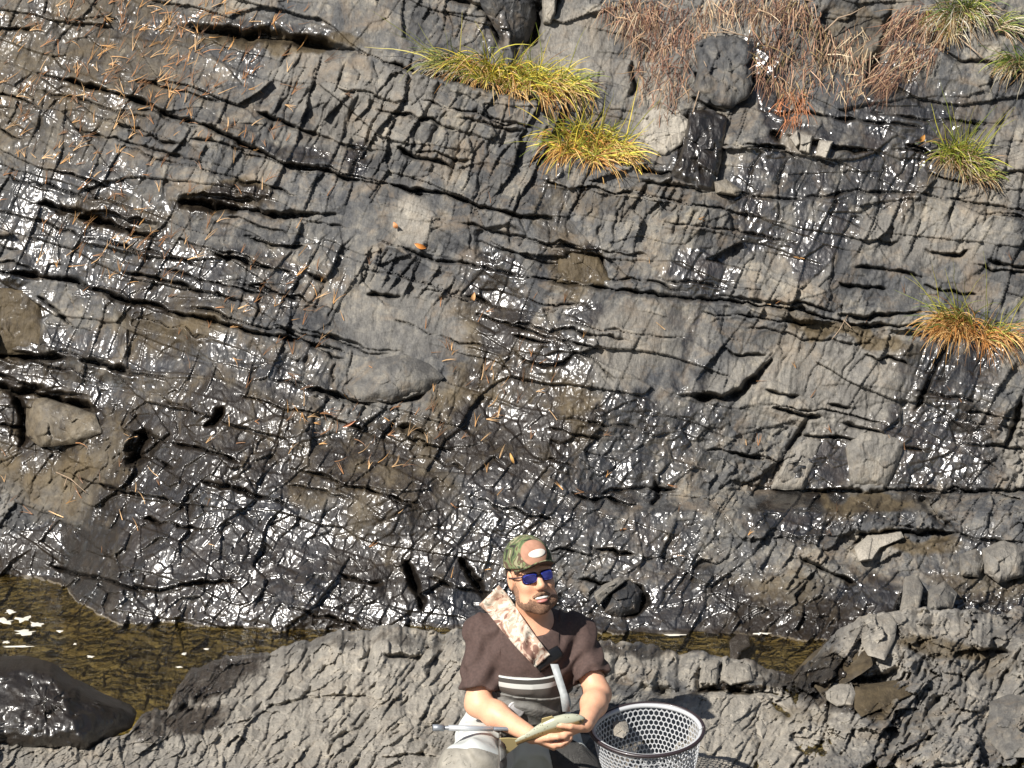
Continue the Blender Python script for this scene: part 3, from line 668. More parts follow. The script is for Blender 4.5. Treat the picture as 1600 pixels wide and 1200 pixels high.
block('rock_slab', 'broad smooth grey slab between the two bright wet patches at right', [(1330,758),(1322,700),(1345,672),(1390,676),(1418,690),(1400,735),(1385,762)], .0, .03, 0, 0, .25, .58, rough=.4, square=6)
block('rock_block', 'small orange-brown stone in the notch under the glossy brown block', [(1116,284),(1136,281),(1160,298),(1152,307),(1118,302)], .04, .03, 0, .5, .5, .7, rough=.5, square=4)
for q, lb in (([(1234,216),(1246,204),(1251,224),(1244,231)], 'smallest and leftmost of the three pale brick-like stones under the dead grass'), ([(1251,209),(1270,212),(1265,241),(1249,236)], 'middle one of the three pale brick-like stones under the dead grass'), ([(1281,219),(1302,221),(1291,249),(1274,244)], 'rightmost of the three pale brick-like stones under the dead grass')):
    block('rock_block', lb, q, .03, .02, 0, 0, .7, .62, rough=.5, group='pale brick-like stones', square=9)
block('pebble', 'small orange pebble on the ledge beyond the landing net', [(1181,1132),(1191,1127),(1199,1140),(1191,1153),(1182,1146)], .01, .02, 0, .2, .9, .8, 'pebble', .3, square=2)
block('rock_block', 'grey lump of rock at the bottom right corner of the ledge', [(1548,1098),(1590,1084),(1640,1100),(1640,1180),(1570,1186),(1540,1150)], .01, .05, 0, 0, .15, .5, rough=.9, square=4)
block('rock_block', 'angular grey block in the rubble below the bench at far right', [(1536,860),(1570,846),(1604,858),(1600,900),(1560,912),(1538,896)], .04, .05, 0, .2, .3, .55, rough=.8, square=4)
block('rock_block', 'brownish rounded rock sticking out below the angular grey block at far right', [(1500,868),(1526,858),(1540,880),(1530,902),(1502,900)], .03, .04, 0, .3, .2, .5, rough=.7, square=3)
block('rock_block', 'dark upright block in the top middle crevice', [(742,-30),(800,-30),(836,-10),(838,30),(826,66),(790,74),(770,40),(752,10)], .0, .05, .3, 0, 0, .22, rough=.8, square=4)
block('rock_slab', 'narrow pale pillar of rock in the top middle crevice', [(846,-30),(872,-30),(868,20),(860,38),(848,38)], .03, .03, 0, 0, .4, .6, rough=.4, square=9)

# ------------------------------------------------------------------ grass, dead grass, needles, leaves
def leaf_mat(name, trans=.25):
    m, n, l, b = mat(name)
    at = nd(n, 'ShaderNodeAttribute', attribute_name='mask'); l.new(at.outputs['Color'], b.inputs['Base Color'])
    b.inputs['Roughness'].default_value = .5
    b.inputs['Specular IOR Level'].default_value = .35
    return m
M_BLADE = leaf_mat('grass_blade'); M_STRAW = leaf_mat('dead_straw')
def ribbons(name, blades, mat_, parent=None):
    """blades: list of (points (k,3), width, colour)"""
    V, F, C_ = [], [], []
    for pts, wd, c in blades:
        k = len(pts); b0 = len(V)
        for i in range(k):
            d = pts[min(i + 1, k - 1)] - pts[max(i - 1, 0)]; d /= np.linalg.norm(d) + 1e-9
            view = np.array([.25, -1, .2]); sd_ = np.cross(d, view); sd_ /= np.linalg.norm(sd_) + 1e-9
            nr = np.cross(sd_, d)
            w_ = wd * (1 - .85 * (i / (k - 1)) ** 1.6) * .5
            V += [pts[i] - sd_ * w_, pts[i] + nr * w_ * .5, pts[i] + sd_ * w_]
            C_ += [c] * 3
            if i < k - 1:
                a = b0 + 3 * i
                F += [(a, a + 1, a + 4, a + 3), (a + 1, a + 2, a + 5, a + 4)]
    o = mesh_np(name, np.array(V), np.array(F), mat_, parent)
    set_mask(o, np.array(C_, np.float32)); return o
def blade(p0, d0, L, droop, k=7, wig=.0):
    pts = [np.array(p0, float)]; d = np.array(d0, float); d /= np.linalg.norm(d)
    for i in range(k - 1):
        pts.append(pts[-1] + d * L / (k - 1))
        d = d + np.array([rng.normal(0, wig), rng.normal(0, wig), -droop + rng.normal(0, wig)]); d /= np.linalg.norm(d)
    return np.array(pts)
def tuft(label, cx, cy, rx, ry, ng, ndry, L, lean=(0, 0), green=(.20, .24, .05), dry=(.52, .33, .12), long_=0):
    Y0 = min(terrainY(cx, cy), terrainY(cx, cy + ry * .5)) - .02
    base = P(cx, cy + ry * .3, Y0)
    e = empty('grass_tuft', base.tolist(), label, 'grass tuft', 'grass tufts growing on the cliff')
    subs = [(rng.uniform(-.85, .85), rng.uniform(-.5, .8), rng.uniform(.2, .5), rng.normal(0, .45), rng.uniform(.55, 1.15)) for _ in range(max(4, int(rx / 9)))]
    def mk(nb, cols_, up, dr, lo, hi, wd):
        out = []
        for _ in range(nb):
            sb = subs[rng.integers(len(subs))]
            a = rng.uniform(0, 2 * math.pi); r_ = math.sqrt(rng.uniform(0, 1)) * .9
            x, y = cx + (sb[0] + math.cos(a) * r_ * sb[2]) * rx * .8, cy + ry * .3 + (sb[1] * .5 + math.sin(a) * r_ * .3) * ry + sb[0] * rx * .22
            p = P(x, y, min(terrainY(x, y), Y0 + .06) - rng.uniform(0, .02))
            d = np.array([math.cos(a) * r_ * .8 + sb[3] + sb[0] * .5 + lean[0] + rng.normal(0, .3), -rng.uniform(.1, .9), up + rng.normal(0, .35) + lean[1]])
            c = cols_[rng.integers(len(cols_))]; v = rng.uniform(.7, 1.3)
            out.append((blade(p, d, rng.uniform(lo, hi) * L * sb[4], dr * rng.uniform(.3, 1.7), 7, .09), wd * rng.uniform(.7, 1.3), [min(1, q * v) for q in c]))
        return out
    g = [green, (green[0] * 1.5, green[1] * 1.35, green[2] * 1.3), (green[0] * 2.4, green[1] * 1.9, green[2] * 1.6), (green[0] * .6, green[1] * .75, green[2] * .7)]
    dd = [dry, (dry[0] * .8, dry[1] * .62, dry[2] * .5), (dry[0] * 1.25, dry[1] * 1.4, dry[2] * 1.8), (dry[0] * .45, dry[1] * .35, dry[2] * .3)]
    B1 = mk(int(ng * 1.1), g, .8, .20, .35, 1.15, .0044)
    if long_: B1 += mk(long_, g[:3], 1.7, .05, 1.2, 1.9, .0042)
    ribbons('green_blades', B1, M_BLADE, e)
    ribbons('dry_blades', mk(int(ndry * 1.4), dd, .2, .30, .3, 1.1, .0037), M_STRAW, e)
    return e
tuft('yellow-green grass tuft at top middle on the edge of the fluted rock band', 812, 108, 105, 52, 420, 330, .19, (.2, 0), (.31, .31, .05), long_=6)
tuft('thin pale arching grass spray at top middle, left of the yellow-green tuft', 712, 82, 34, 40, 60, 55, .20, (-.9, .2), (.17, .19, .06), (.42, .34, .2), long_=8)
tuft('spiky yellow-green grass tuft with an orange base left of the pale flat stone', 938, 212, 88, 52, 330, 420, .18, (.1, 0), (.31, .31, .05), (.56, .32, .09), long_=22)
tuft('green grass tuft with one long leaning blade at upper right', 1493, 232, 56, 48, 240, 240, .17, (.1, .1), (.20, .24, .04), (.40, .30, .16), long_=26)
tuft('orange dried grass tuft at the right edge above the wet dark streak', 1528, 508, 74, 34, 110, 420, .19, (0, .2), (.19, .22, .05), (.55, .31, .10), long_=14)
tuft('small green grass tuft at the right edge of the cliff near the top', 1598, 100, 30, 46, 130, 110, .15, (-.2, .1), (.15, .2, .05), (.45, .36, .2))
tuft('ragged pale grass tuft in the top right corner', 1530, 22, 60, 30, 150, 190, .17, (0, .1), (.15, .2, .06), (.46, .38, .24), long_=8)
tuft('sparse yellowed grass tuft among the reddish dead grass at top right', 1465, 30, 34, 26, 60, 100, .12, (0, .1), (.24, .26, .08), (.5, .38, .2))

def deadclump(label, cx, cy, rx, ry, nb, L, cols_, dirx=-.15):
    Y0 = terrainY(cx, cy) - .03
    out = []
    for _ in range(nb):
        a = rng.uniform(0, 2 * math.pi); r_ = math.sqrt(rng.uniform(0, 1))
        x, y = cx + math.cos(a) * r_ * rx, cy + math.sin(a) * r_ * ry
        p = P(x, y, terrainY(x, y) - rng.uniform(.01, .05))
        d = np.array([dirx + rng.normal(0, .35), -rng.uniform(0, .5), -.8 + rng.normal(0, .45)])
        c = cols_[rng.integers(len(cols_))]; v = rng.uniform(.6, 1.35)
        out.append((blade(p, d, rng.uniform(.3, 1) * L, .1, 6, .13), .0034 * rng.uniform(.6, 1.3), [min(1, q * v) for q in c]))
    base = P(cx, cy, Y0)
    for b_ in out: b_[0][:] -= base
    o = ribbons('dead_grass', out, M_STRAW); o.location = base
    return tag(o, label, 'dead grass', 'hanging clumps of dead grass')
RED = [(.33, .175, .11), (.19, .095, .062), (.48, .31, .20), (.09, .05, .036), (.36, .24, .14), (.13, .07, .05)]
TAN = [(.55, .42, .26), (.42, .28, .16), (.62, .50, .34), (.25, .14, .08)]
deadclump('reddish hanging dead grass at top centre, above the rounded grey block', 1040, 40, 70, 50, 330, .16, RED)
deadclump('thin reddish dead grass hanging left of the rounded grey block', 1035, 120, 46, 60, 170, .13, RED)
deadclump('pinkish pale dead grass at the top edge right of centre', 985, 14, 46, 26, 150, .13, RED + TAN)
deadclump('dark red-brown dead grass draped over the rock at upper right of centre', 1235, 70, 66, 80, 420, .15, RED + [(.30, .22, .10)])
deadclump('straw-coloured hanging dead grass left of the dark crevice at top right', 1330, 95, 40, 60, 170, .12, TAN + RED[:2])
deadclump('thick pinkish dead grass hanging right of the dark crevice at top right', 1432, 55, 48, 50, 380, .17, RED + TAN[:1], -.55)
deadclump('lower tongue of pinkish dead grass reaching down beside the dark crevice', 1385, 118, 24, 22, 130, .14, RED, -.6)
deadclump('small rust-orange dead grass bunch on the wet streak at upper right', 1238, 165, 26, 26, 90, .10, [(.45, .18, .08), (.35, .14, .06)])
deadclump('fringe of dead grass along the top edge near the right', 1180, 10, 90, 22, 260, .12, RED + TAN)

def tube_pts(pts, r0, r1, seg=6):
    pts = [np.array(p, float) for p in pts]; V = []; k = len(pts)
    for i, p in enumerate(pts):
        d = pts[min(i + 1, k - 1)] - pts[max(i - 1, 0)]; d /= np.linalg.norm(d) + 1e-9
        a = np.cross(d, [0, 0, 1] if abs(d[2]) < .9 else [1, 0, 0]); a /= np.linalg.norm(a); b_ = np.cross(d, a)
        r_ = r0 + (r1 - r0) * i / (k - 1)
        for j in range(seg):
            t = 2 * math.pi * j / seg; V.append(p + a * math.cos(t) * r_ + b_ * math.sin(t) * r_)
    F = [[i * seg + j, i * seg + (j + 1) % seg, (i + 1) * seg + (j + 1) % seg, (i + 1) * seg + j] for i in range(k - 1) for j in range(seg)]
    F += [list(range(seg))[::-1], [(k - 1) * seg + j for j in range(seg)]]
    return V, F
def tubes(name, L, mat_, parent=None, seg=6):
    V, F = [], []
    for pts, r0, r1 in L:
        v, f = tube_pts(pts, r0, r1, seg); o_ = len(V); V += v; F += [[q + o_ for q in x] for x in f]
    return mesh_np(name, np.array(V), F, mat_, parent)
M_TWIG = simple('twig_bark', (.34, .25, .17), .8, 60, .3)
def twig(label, lines, r0=.003):
    L = []
    for ln in lines:
        L.append(([P(x, y, terrainY(x, y) - .03 - .02 * (i % 2)) for i, (x, y) in enumerate(ln)], r0, r0 * .4))
    base = L[0][0][0].copy()
    L = [([p - base for p in a], b_, c) for a, b_, c in L]
    o = tubes('twig', L, M_TWIG); o.location = base
    return tag(o, label, 'twig', 'bare twigs')
twig('pale branching twig in front of the rounded grey block', [[(1082,178),(1096,130),(1110,80),(1124,40),(1160,5)],[(1124,40),(1112,0)],[(1120,42),(1150,52),(1180,60)],[(1096,88),(1104,104)]])
twig('thin bare twig lying across the top of the rounded grey block', [[(1095,52),(1130,50),(1175,58)],[(1130,50),(1150,40)]])
twig('long thin twig slanting across the rock at upper right corner', [[(1490,18),(1515,45),(1535,70)],[(1500,60),(1530,85),(1545,100)]])
twig('curved dark twig under the straw-coloured dead grass', [[(1282,55),(1310,28),(1330,22),(1352,10)],[(1310,28),(1300,40)]], .004)
twig('short orange-brown twig lying on the stream bank at left', [[(88,738),(110,748),(135,770)],[(105,746),(100,760)]], .0028)
twig('yellow stalk hanging over the crack left of the orange grass tuft', [[(1325,492),(1312,515),(1300,530)],[(1318,500),(1330,512)]], .0028)

def scatter_needles():
    out = []
    def put(n_, zone, ang, sp, Lr, cols_):
        for _ in range(n_):
            x = rng.normal(zone[0], zone[2]); y = rng.normal(zone[1], zone[3])
            if not (-60 < x < 1660 and -60 < y < 960): continue
            a0 = R(ang + rng.normal(0, sp)); c = cols_[rng.integers(len(cols_))]; v = rng.uniform(.6, 1.35); L = rng.uniform(*Lr)
            for k in range(rng.integers(1, 4)):
                a = a0 + rng.normal(0, .16); pts = []
                bend = rng.normal(0, .25)
                ys_ = []
                for i in range(4):
                    t = i / 3 * L; aa = a + bend * i / 3
                    X = x + math.cos(aa) * t; Y_ = y - math.sin(aa) * t
                    pts.append((X, Y_)); ys_.append(float(cliffY(X, Y_)))
                yb = min(ys_) * .5 + np.array(ys_) * .5
                out.append((np.array([P(q[0], q[1], yy - .005) for q, yy in zip(pts, yb)]), .0030, [min(1, q * v) for q in c]))
    O = [(.50, .27, .10), (.36, .17, .07), (.60, .38, .19), (.22, .11, .05), (.16, .09, .05)]
    put(170, (150, 60, 120, 70), 55, 28, (14, 36), O)
    put(120, (290, 60, 90, 60), 50, 30, (14, 34), O)
    put(90, (90, 200, 90, 80), 60, 35, (12, 30), O)
    put(60, (320, 220, 90, 70), 70, 40, (10, 26), O)
    put(50, (200, 400, 70, 40), 62, 25, (14, 32), O)
    put(45, (430, 470, 60, 50), 60, 30, (12, 28), O)
    put(45, (780, 600, 60, 70), 60, 25, (12, 28), O)
    put(40, (560, 670, 90, 40), 30, 40, (12, 30), O)
    put(24, (120, 760, 90, 50), 100, 50, (10, 26), O)
    put(30, (700, 700, 300, 120), 60, 60, (8, 22), O)
    put(26, (1300, 640, 200, 160), 90, 60, (8, 20), O)
    o = ribbons('pine_needles', out, M_STRAW)
    tag(o, kind='stuff')
scatter_needles()
def leaf(label, x, y, L, wd, ang, c):
    p0 = P(x, y, terrainY(x, y) - .02); V = []; F = []
    d = np.array([math.cos(R(ang)), 0, math.sin(R(ang))]); s_ = np.array([-d[2], -.3, d[0]])
    for i in range(9):
        t = i / 8; w_ = wd * math.sin(math.pi * min(1, t * .96 + .02)) ** .8
        q = d * L * (t - .5) + np.array([0, -.012 * math.sin(3 * t), 0])
        V += [q - s_ * w_ * .5, q + np.array([0, .004, 0]), q + s_ * w_ * .5]
        if i: a = 3 * i; F += [[a - 3, a - 2, a + 1, a], [a - 2, a - 1, a + 2, a + 1]]
    o = mesh_np('fallen_leaf', V, F, M_STRAW); o.location = p0
    set_mask(o, np.tile(np.array(c, np.float32), (len(V), 1)))
    return tag(o, label, 'leaf', 'fallen orange leaves')
leaf('bright orange fallen leaf lying on the rock left of the dark smooth hollow', 657, 384, .05, .022, -20, (.62, .24, .06))
leaf('small rust fallen leaf above and left of the bright orange one', 618, 352, .03, .02, -60, (.50, .22, .09))
leaf('upright tan-orange leaf at the left edge of the brown wet fall', 739, 465, .045, .018, 75, (.72, .40, .18))
leaf('curled orange leaf near the middle of the brown algae patch', 800, 716, .045, .012, -70, (.62, .36, .12))
leaf('orange leaf caught in the green grass tuft at upper right', 1441, 216, .035, .02, 60, (.62, .30, .08))
leaf('pink-orange sliver of leaf below the oval smooth boulder', 545, 662, .06, .012, 28, (.62, .28, .16))
fv, ff = [], []
for x, y, rx, ry in ((15,956,8,3),(8,971,12,4),(36,967,11,5),(56,975,10,3),(40,988,14,4),(93,986,5,2),(10,1003,5,2),(142,1026,6,1.6),(288,1021,4,1.5),(280,1042,4,1.4),(118,1006,3,1.2),(322,1014,4,1.2),(30,1010,22,1.2),(1055,992,14,1.6),(1015,972,18,1.4),(1190,990,16,2)):
    c = P(x, y, Ywater(y, .006)); k = 14; o_ = len(fv); fv.append((c[0], c[1], .009))
    for j in range(k):
        t = 2 * math.pi * j / k; q = 1 + .35 * rng.normal(); fv.append((c[0] + rx * .0023 * math.cos(t) * q, c[1] + ry * .0075 * math.sin(t) * q, .0055))
    ff += [[o_, o_ + 1 + j, o_ + 1 + (j + 1) % k] for j in range(k)]
fo = mesh_np('foam', np.array(fv), ff, simple('foam_white', (.72, .68, .58), .6)); tag(fo, kind='stuff')
#__PERSON__

# ------------------------------------------------------------------ implicit surfaces for the man, his clothes and the fish
class Field:
    def __init__(s, lo, hi, res):
        s.lo = np.array(lo, float); s.res = res
        s.n = np.ceil((np.array(hi) - s.lo) / res).astype(int) + 1
        s.v = np.full(s.n, .08, np.float32)
        s.ax = [s.lo[i] + res * np.arange(s.n[i]) for i in range(3)]
    def sub(s, lo, hi):
        a = np.clip(np.floor((np.array(lo) - s.lo) / s.res).astype(int), 0, s.n); b_ = np.clip(np.ceil((np.array(hi) - s.lo) / s.res).astype(int) + 1, 0, s.n)
        sl = tuple(slice(a[i], b_[i]) for i in range(3))
        X, Y_, Z = np.meshgrid(*[s.ax[i][sl[i]].astype(np.float32) for i in range(3)], indexing='ij')
        return sl, X, Y_, Z
    def add(s, fn, lo, hi, k=.01, op='u'):
        m_ = .03 + k
        sl, X, Y_, Z = s.sub(np.array(lo) - m_, np.array(hi) + m_)
        if X.size == 0: return
        d = fn(X, Y_, Z).astype(np.float32); a = s.v[sl]
        if op == 'u':
            hh = np.maximum(k - np.abs(a - d), 0) / k; s.v[sl] = np.minimum(a, d) - hh * hh * k * .25
        elif op == 's':
            d = -d; hh = np.maximum(k - np.abs(a - d), 0) / k; s.v[sl] = np.maximum(a, d) + hh * hh * k * .25
        else:
            hh = np.maximum(k - np.abs(a - d), 0) / k; s.v[sl] = np.maximum(a, d) + hh * hh * k * .25
    def cone(s, a, b_, ra, rb, k=.01, op='u'):
        a = np.array(a, float); b_ = np.array(b_, float); ab = b_ - a; L = ab @ ab + 1e-12
        def fn(X, Y_, Z):
            t = np.clip(((X - a[0]) * ab[0] + (Y_ - a[1]) * ab[1] + (Z - a[2]) * ab[2]) / L, 0, 1)
            return np.sqrt((X - a[0] - t * ab[0]) ** 2 + (Y_ - a[1] - t * ab[1]) ** 2 + (Z - a[2] - t * ab[2]) ** 2) - (ra + (rb - ra) * t)
        r_ = max(ra, rb); s.add(fn, np.minimum(a, b_) - r_, np.maximum(a, b_) + r_, k, op)
    def ell(s, c, r_, M=None, k=.01, op='u'):
        c = np.array(c, float); r_ = np.array(r_, float); M_ = np.eye(3) if M is None else np.array(M)
        if M is not None: r_ = r_ * np.array([.90, 1, 1])
        def fn(X, Y_, Z):
            x, y, z = X - c[0], Y_ - c[1], Z - c[2]
            q = [(x * M_[0][i] + y * M_[1][i] + z * M_[2][i]) for i in range(3)]
            k0 = np.sqrt(sum((q[i] / r_[i]) ** 2 for i in range(3))) + 1e-6
            k1 = np.sqrt(sum((q[i] / r_[i] ** 2) ** 2 for i in range(3))) + 1e-6
            return k0 * (k0 - 1) / k1
        R_ = max(r_); s.add(fn, c - R_, c + R_, k, op)
    def clip(s, p, nrm, k=.004):
        p = np.array(p, float); nrm = np.array(nrm, float); nrm /= np.linalg.norm(nrm)
        X, Y_, Z = np.meshgrid(*[a.astype(np.float32) for a in s.ax], indexing='ij')
        d = (X - p[0]) * nrm[0] + (Y_ - p[1]) * nrm[1] + (Z - p[2]) * nrm[2]
        s.v = np.maximum(s.v, d)
    def wrinkle(s, fn):
        X, Y_, Z = np.meshgrid(*[a.astype(np.float32) for a in s.ax], indexing='ij')
        m_ = np.abs(s.v) < .02
        s.v[m_] += fn(X[m_], Y_[m_], Z[m_]).astype(np.float32)
    def surface(s):
        v = s.v.copy(); v[0] = v[-1] = .05; v[:, 0] = v[:, -1] = .05; v[:, :, 0] = v[:, :, -1] = .05
        ins = v < 0
        cor = [(i, j, k) for i in (0, 1) for j in (0, 1) for k in (0, 1)]
        cnt = sum(ins[i:v.shape[0] - 1 + i, j:v.shape[1] - 1 + j, k:v.shape[2] - 1 + k].astype(np.int8) for i, j, k in cor)
        act = np.argwhere((cnt > 0) & (cnt < 8)); n_ = len(act)
        cv = np.stack([v[act[:, 0] + i, act[:, 1] + j, act[:, 2] + k] for i, j, k in cor], 1)
        sm_ = np.zeros((n_, 3)); ct = np.zeros(n_)
        for a in range(8):
            for b_ in range(a + 1, 8):
                ca, cb = np.array(cor[a]), np.array(cor[b_])
                if np.abs(ca - cb).sum() != 1: continue
                va, vb = cv[:, a], cv[:, b_]; m_ = (va < 0) != (vb < 0)
                t = va[m_] / (va[m_] - vb[m_])
                sm_[m_] += ca + (cb - ca) * t[:, None]; ct[m_] += 1
        V = (act + sm_ / ct[:, None]) * s.res + s.lo
        idx = np.full(np.array(v.shape) - 1, -1, np.int32); idx[act[:, 0], act[:, 1], act[:, 2]] = np.arange(n_)
        Fs = []
        for ax in range(3):
            sa = [slice(None)] * 3; sb = [slice(None)] * 3; sa[ax] = slice(0, -1); sb[ax] = slice(1, None)
            ia, ib = ins[tuple(sa)], ins[tuple(sb)]
            e = np.argwhere(ia != ib); u_, w_ = [(1, 2), (2, 0), (0, 1)][ax]
            e = e[(e[:, u_] > 0) & (e[:, w_] > 0) & (e[:, u_] < v.shape[u_] - 1) & (e[:, w_] < v.shape[w_] - 1)]
            q = []
            for du, dw in ((-1, -1), (0, -1), (0, 0), (-1, 0)):
                c = e.copy(); c[:, u_] += du; c[:, w_] += dw; q.append(idx[c[:, 0], c[:, 1], c[:, 2]])
            q = np.stack(q, 1); fl = ~ia[e[:, 0], e[:, 1], e[:, 2]]
            q[fl] = q[fl][:, ::-1]; Fs.append(q)
        F = np.concatenate(Fs); return V, F[(F >= 0).all(1)]
def n3(X, Y_, Z, f, s_): return vn(X * f + Z * f * .37, Y_ * f - Z * f * .81 + 3.1, s_) * .6 + vn(Z * f, X * f * .9 + Y_ * f * .5, s_ + 1) * .4

# joints of the seated man (from the photograph, then given their own depth)
A_ = lambda px, py, Y: P(px, py, Y)
hipR, hipL = A_(772, 1150, -.24), A_(866, 1176, -.22)
kneeR, kneeL = A_(738, 1206, -.70), A_(938, 1318, -.52)
ankR = kneeR + np.array([.0, -.03, -.37]); ankL = kneeL + np.array([.02, -.12, -.15])
pel = A_(815, 1150, -.22); waist = A_(818, 1090, -.24); chest = A_(826, 1022, -.30)
neck = A_(833, 972, -.32); shR = A_(757, 992, -.30); shL = A_(899, 990, -.28)
elR = A_(747, 1100, -.42); elL = A_(934, 1085, -.40)
wrR = A_(832, 1150, -.62); wrL = A_(915, 1132, -.62)
headc = A_(829, 900, -.375)
# head frame: x = his left, y = face direction, z = up
yaw, pit, rol = R(17), R(10), R(8)
fy = np.array([math.sin(yaw) * math.cos(pit), -math.cos(yaw) * math.cos(pit), math.sin(pit)])
up0 = np.array([-math.sin(rol), 0.04, math.cos(rol)]); fx = np.cross(fy, up0); fx /= np.linalg.norm(fx); fz = np.cross(fx, fy)
HM = np.stack([-fx * -1, fy, fz], 1)          # columns: local axes in world
if HM[0, 0] < 0: HM[:, 0] *= -1
HW = .90
def H(x, y, z): return headc + HM @ np.array([x * HW, y, z], float)

person = empty('person', A_(815, 1185, -.25).tolist(), 'seated man in camouflage cap, blue sunglasses, brown T-shirt and grey waders, holding a fish', 'person')
def part(name, V, F, mat_, parent=person): return mesh_np(name, V, F, mat_, parent)
M_SKIN = simple('skin', (.72, .39, .245), .5, 28, .10, .10, 300, sub=.12)
M_SHIRT = simple('brown_cotton', (.072, .044, .037), .85, 120, .22, .25, 500)
M_BEARD = simple('beard_hair', (.26, .145, .09), .8, 260, .5, .9, 600)
M_HAIR = simple('dark_hair', (.035, .018, .012), .6, 200, .4, .7, 500)

B = Field((-.32, -.92, -.32), (.42, -.02, .92), .0036)
# torso and neck
B.ell((pel + waist) / 2, (.145, .115, .15), None, .03)
B.cone(waist, chest, .125, .135, .03); B.ell(chest, (.165, .112, .15), None, .04)
B.cone(shR, neck + (0, 0, -.02), .052, .058, .05); B.cone(shL, neck + (0, 0, -.02), .052, .058, .05)
B.cone(neck + (0, .01, -.03), H(0, -.02, -.06), .060, .054, .025)
# thighs, calves and feet
for hp, kn, an in ((hipR, kneeR, ankR), (hipL, kneeL, ankL)):
    B.cone(hp, kn, .088, .062, .03); B.cone(kn, an, .058, .038, .02); B.cone(an, an + (0, -.15, -.03), .038, .032, .02)
# arms
for sh, el, wr in ((shR, elR, wrR), (shL, elL, wrL)):
    B.cone(sh, el, .051, .041, .02)
    mid = el * .68 + wr * .32
    B.cone(el, mid, .041, .042, .03); B.cone(mid, wr, .042, .0275, .03)
# head
B.ell(H(0, -.012, .025), (.077, .097, .100), HM, .01)
B.ell(H(0, .022, -.052), (.057, .072, .070), HM, .03)
B.ell(H(0, .070, -.098), (.026, .022, .020), HM, .025)
for sx in (-1, 1):
    B.ell(H(sx * .040, .066, -.022), (.026, .024, .024), HM, .025)
    B.ell(H(sx * .032, .080, .030), (.026, .014, .011), HM, .02)
    B.ell(H(sx * .032, .074, .006), (.015, .012, .009), HM, .008)
    B.ell(H(sx * .079, -.006, -.004), (.010, .020, .033), HM, .008); B.ell(H(sx * .087, .002, -.004), (.006, .010, .018), HM, .004, 's')
    B.ell(H(sx * .013, .106, -.026), (.010, .011, .009), HM, .008)
    B.ell(H(sx * .050, .050, -.075), (.022, .030, .026), HM, .03)
B.cone(H(0, .088, .022), H(0, .116, -.018), .0085, .0125, .012)
B.ell(H(0, .086, -.063), (.030, .016, .010), HM, .01)
B.ell(H(0, .102, -.0640), (.029, .016, .0085), HM, .004, 's')
# hands
def hand(wr, fdir, palmn, curls, thumb_side, k=.005):
    f = np.array(fdir, float); f /= np.linalg.norm(f); n_ = np.array(palmn, float); n_ -= f * (n_ @ f); n_ /= np.linalg.norm(n_)
    s_ = np.cross(f, n_) * thumb_side
    pc = wr + f * .045
    for q in (-.028, -.010, .010, .028):
        B.cone(wr + s_ * q * .6 + f * .005, pc + s_ * q + f * .035, .0150, .0125, .012)
    Ls = (.050, .048, .044, .034); off = (.031, .0105, -.0105, -.030)
    for i in range(4):
        base = wr + f * (.082 - .006 * abs(i - 1)) + s_ * off[i]; d = f.copy(); p = base; a = curls[i]
        seg = (Ls[i] * .48, Ls[i] * .32 + .006, Ls[i] * .26 + .006); r_ = .0098 - .0008 * (i == 3)
        for j in range(3):
            ang = a * (.8, 1.0, .7)[j]
            d = d * math.cos(ang) + n_ * math.sin(ang) * 1.0; 
            d = d + s_ * (.05 * (1.5 - i)); d /= np.linalg.norm(d)
            n2 = n_ - d * (n_ @ d)
            q = p + d * seg[j]; B.cone(p, q, r_ - .0009 * j, r_ - .0009 * (j + 1), .003); p = q
            n_loc = n2 / (np.linalg.norm(n2) + 1e-6); d = d * .999 + n_loc * .001
    t0 = wr + f * .022 + s_ * .026; t1 = t0 + f * .028 + s_ * .026 + n_ * .012; t2 = t1 + f * .027 + s_ * .006 + n_ * .016; t3 = t2 + f * .020 - s_ * .004 + n_ * .010
    B.cone(t0, t1, .0155, .0118, .01); B.cone(t1, t2, .0115, .0102, .003); B.cone(t2, t3, .0102, .0085, .003)
hand(wrR, (.80, -.12, -.36), (.15, .42, .88), (.62, .66, .70, .74), 1)
hand(wrL, (-.80, -.14, -.34), (-.1, .40, .9), (.34, .38, .44, .50), -1)
V, F = B.surface(); body = part('body', V, F, M_SKIN)

# T-shirt: torso and two loose sleeves
S = Field((-.30, -.62, -.02), (.40, -.04, .66), .0038)
S.cone(waist + (0, 0, -.05), chest, .145, .150, .03); S.ell(chest + (0, .005, .0), (.180, .126, .155), None, .04)
S.cone(shR, neck + (0, .01, -.045), .066, .070, .05); S.cone(shL, neck + (0, .01, -.045), .066, .070, .05)
slR = shR + (elR - shR) * .80; slL = shL + (elL - shL) * .72
S.cone(shR, slR, .062, .068, .03); S.cone(shL, slL, .058, .065, .03)
def cutcap(fld, c, d, r_):
    d = d / np.linalg.norm(d)
    def fn(X, Y_, Z):
        t = (X - c[0]) * d[0] + (Y_ - c[1]) * d[1] + (Z - c[2]) * d[2]
        q = np.sqrt((X - c[0] - t * d[0]) ** 2 + (Y_ - c[1] - t * d[1]) ** 2 + (Z - c[2] - t * d[2]) ** 2)
        return np.maximum(-t, q - r_)
    fld.add(fn, c - r_, c + r_ + np.abs(d) * .05, .004, 's')
for c, d in ((slR, elR - shR), (slL, elL - shL)): cutcap(S, c + d / np.linalg.norm(d) * .0, d, .13)
for c, d in ((slR, elR - shR), (slL, elL - shL)):
    d = d / np.linalg.norm(d); S.cone(c - d * .02, c + d * .05, .051, .060, .004, 's')
S.cone(neck + (0, 0, -.035), H(0, .01, -.12), .062, .066, .01, 's')
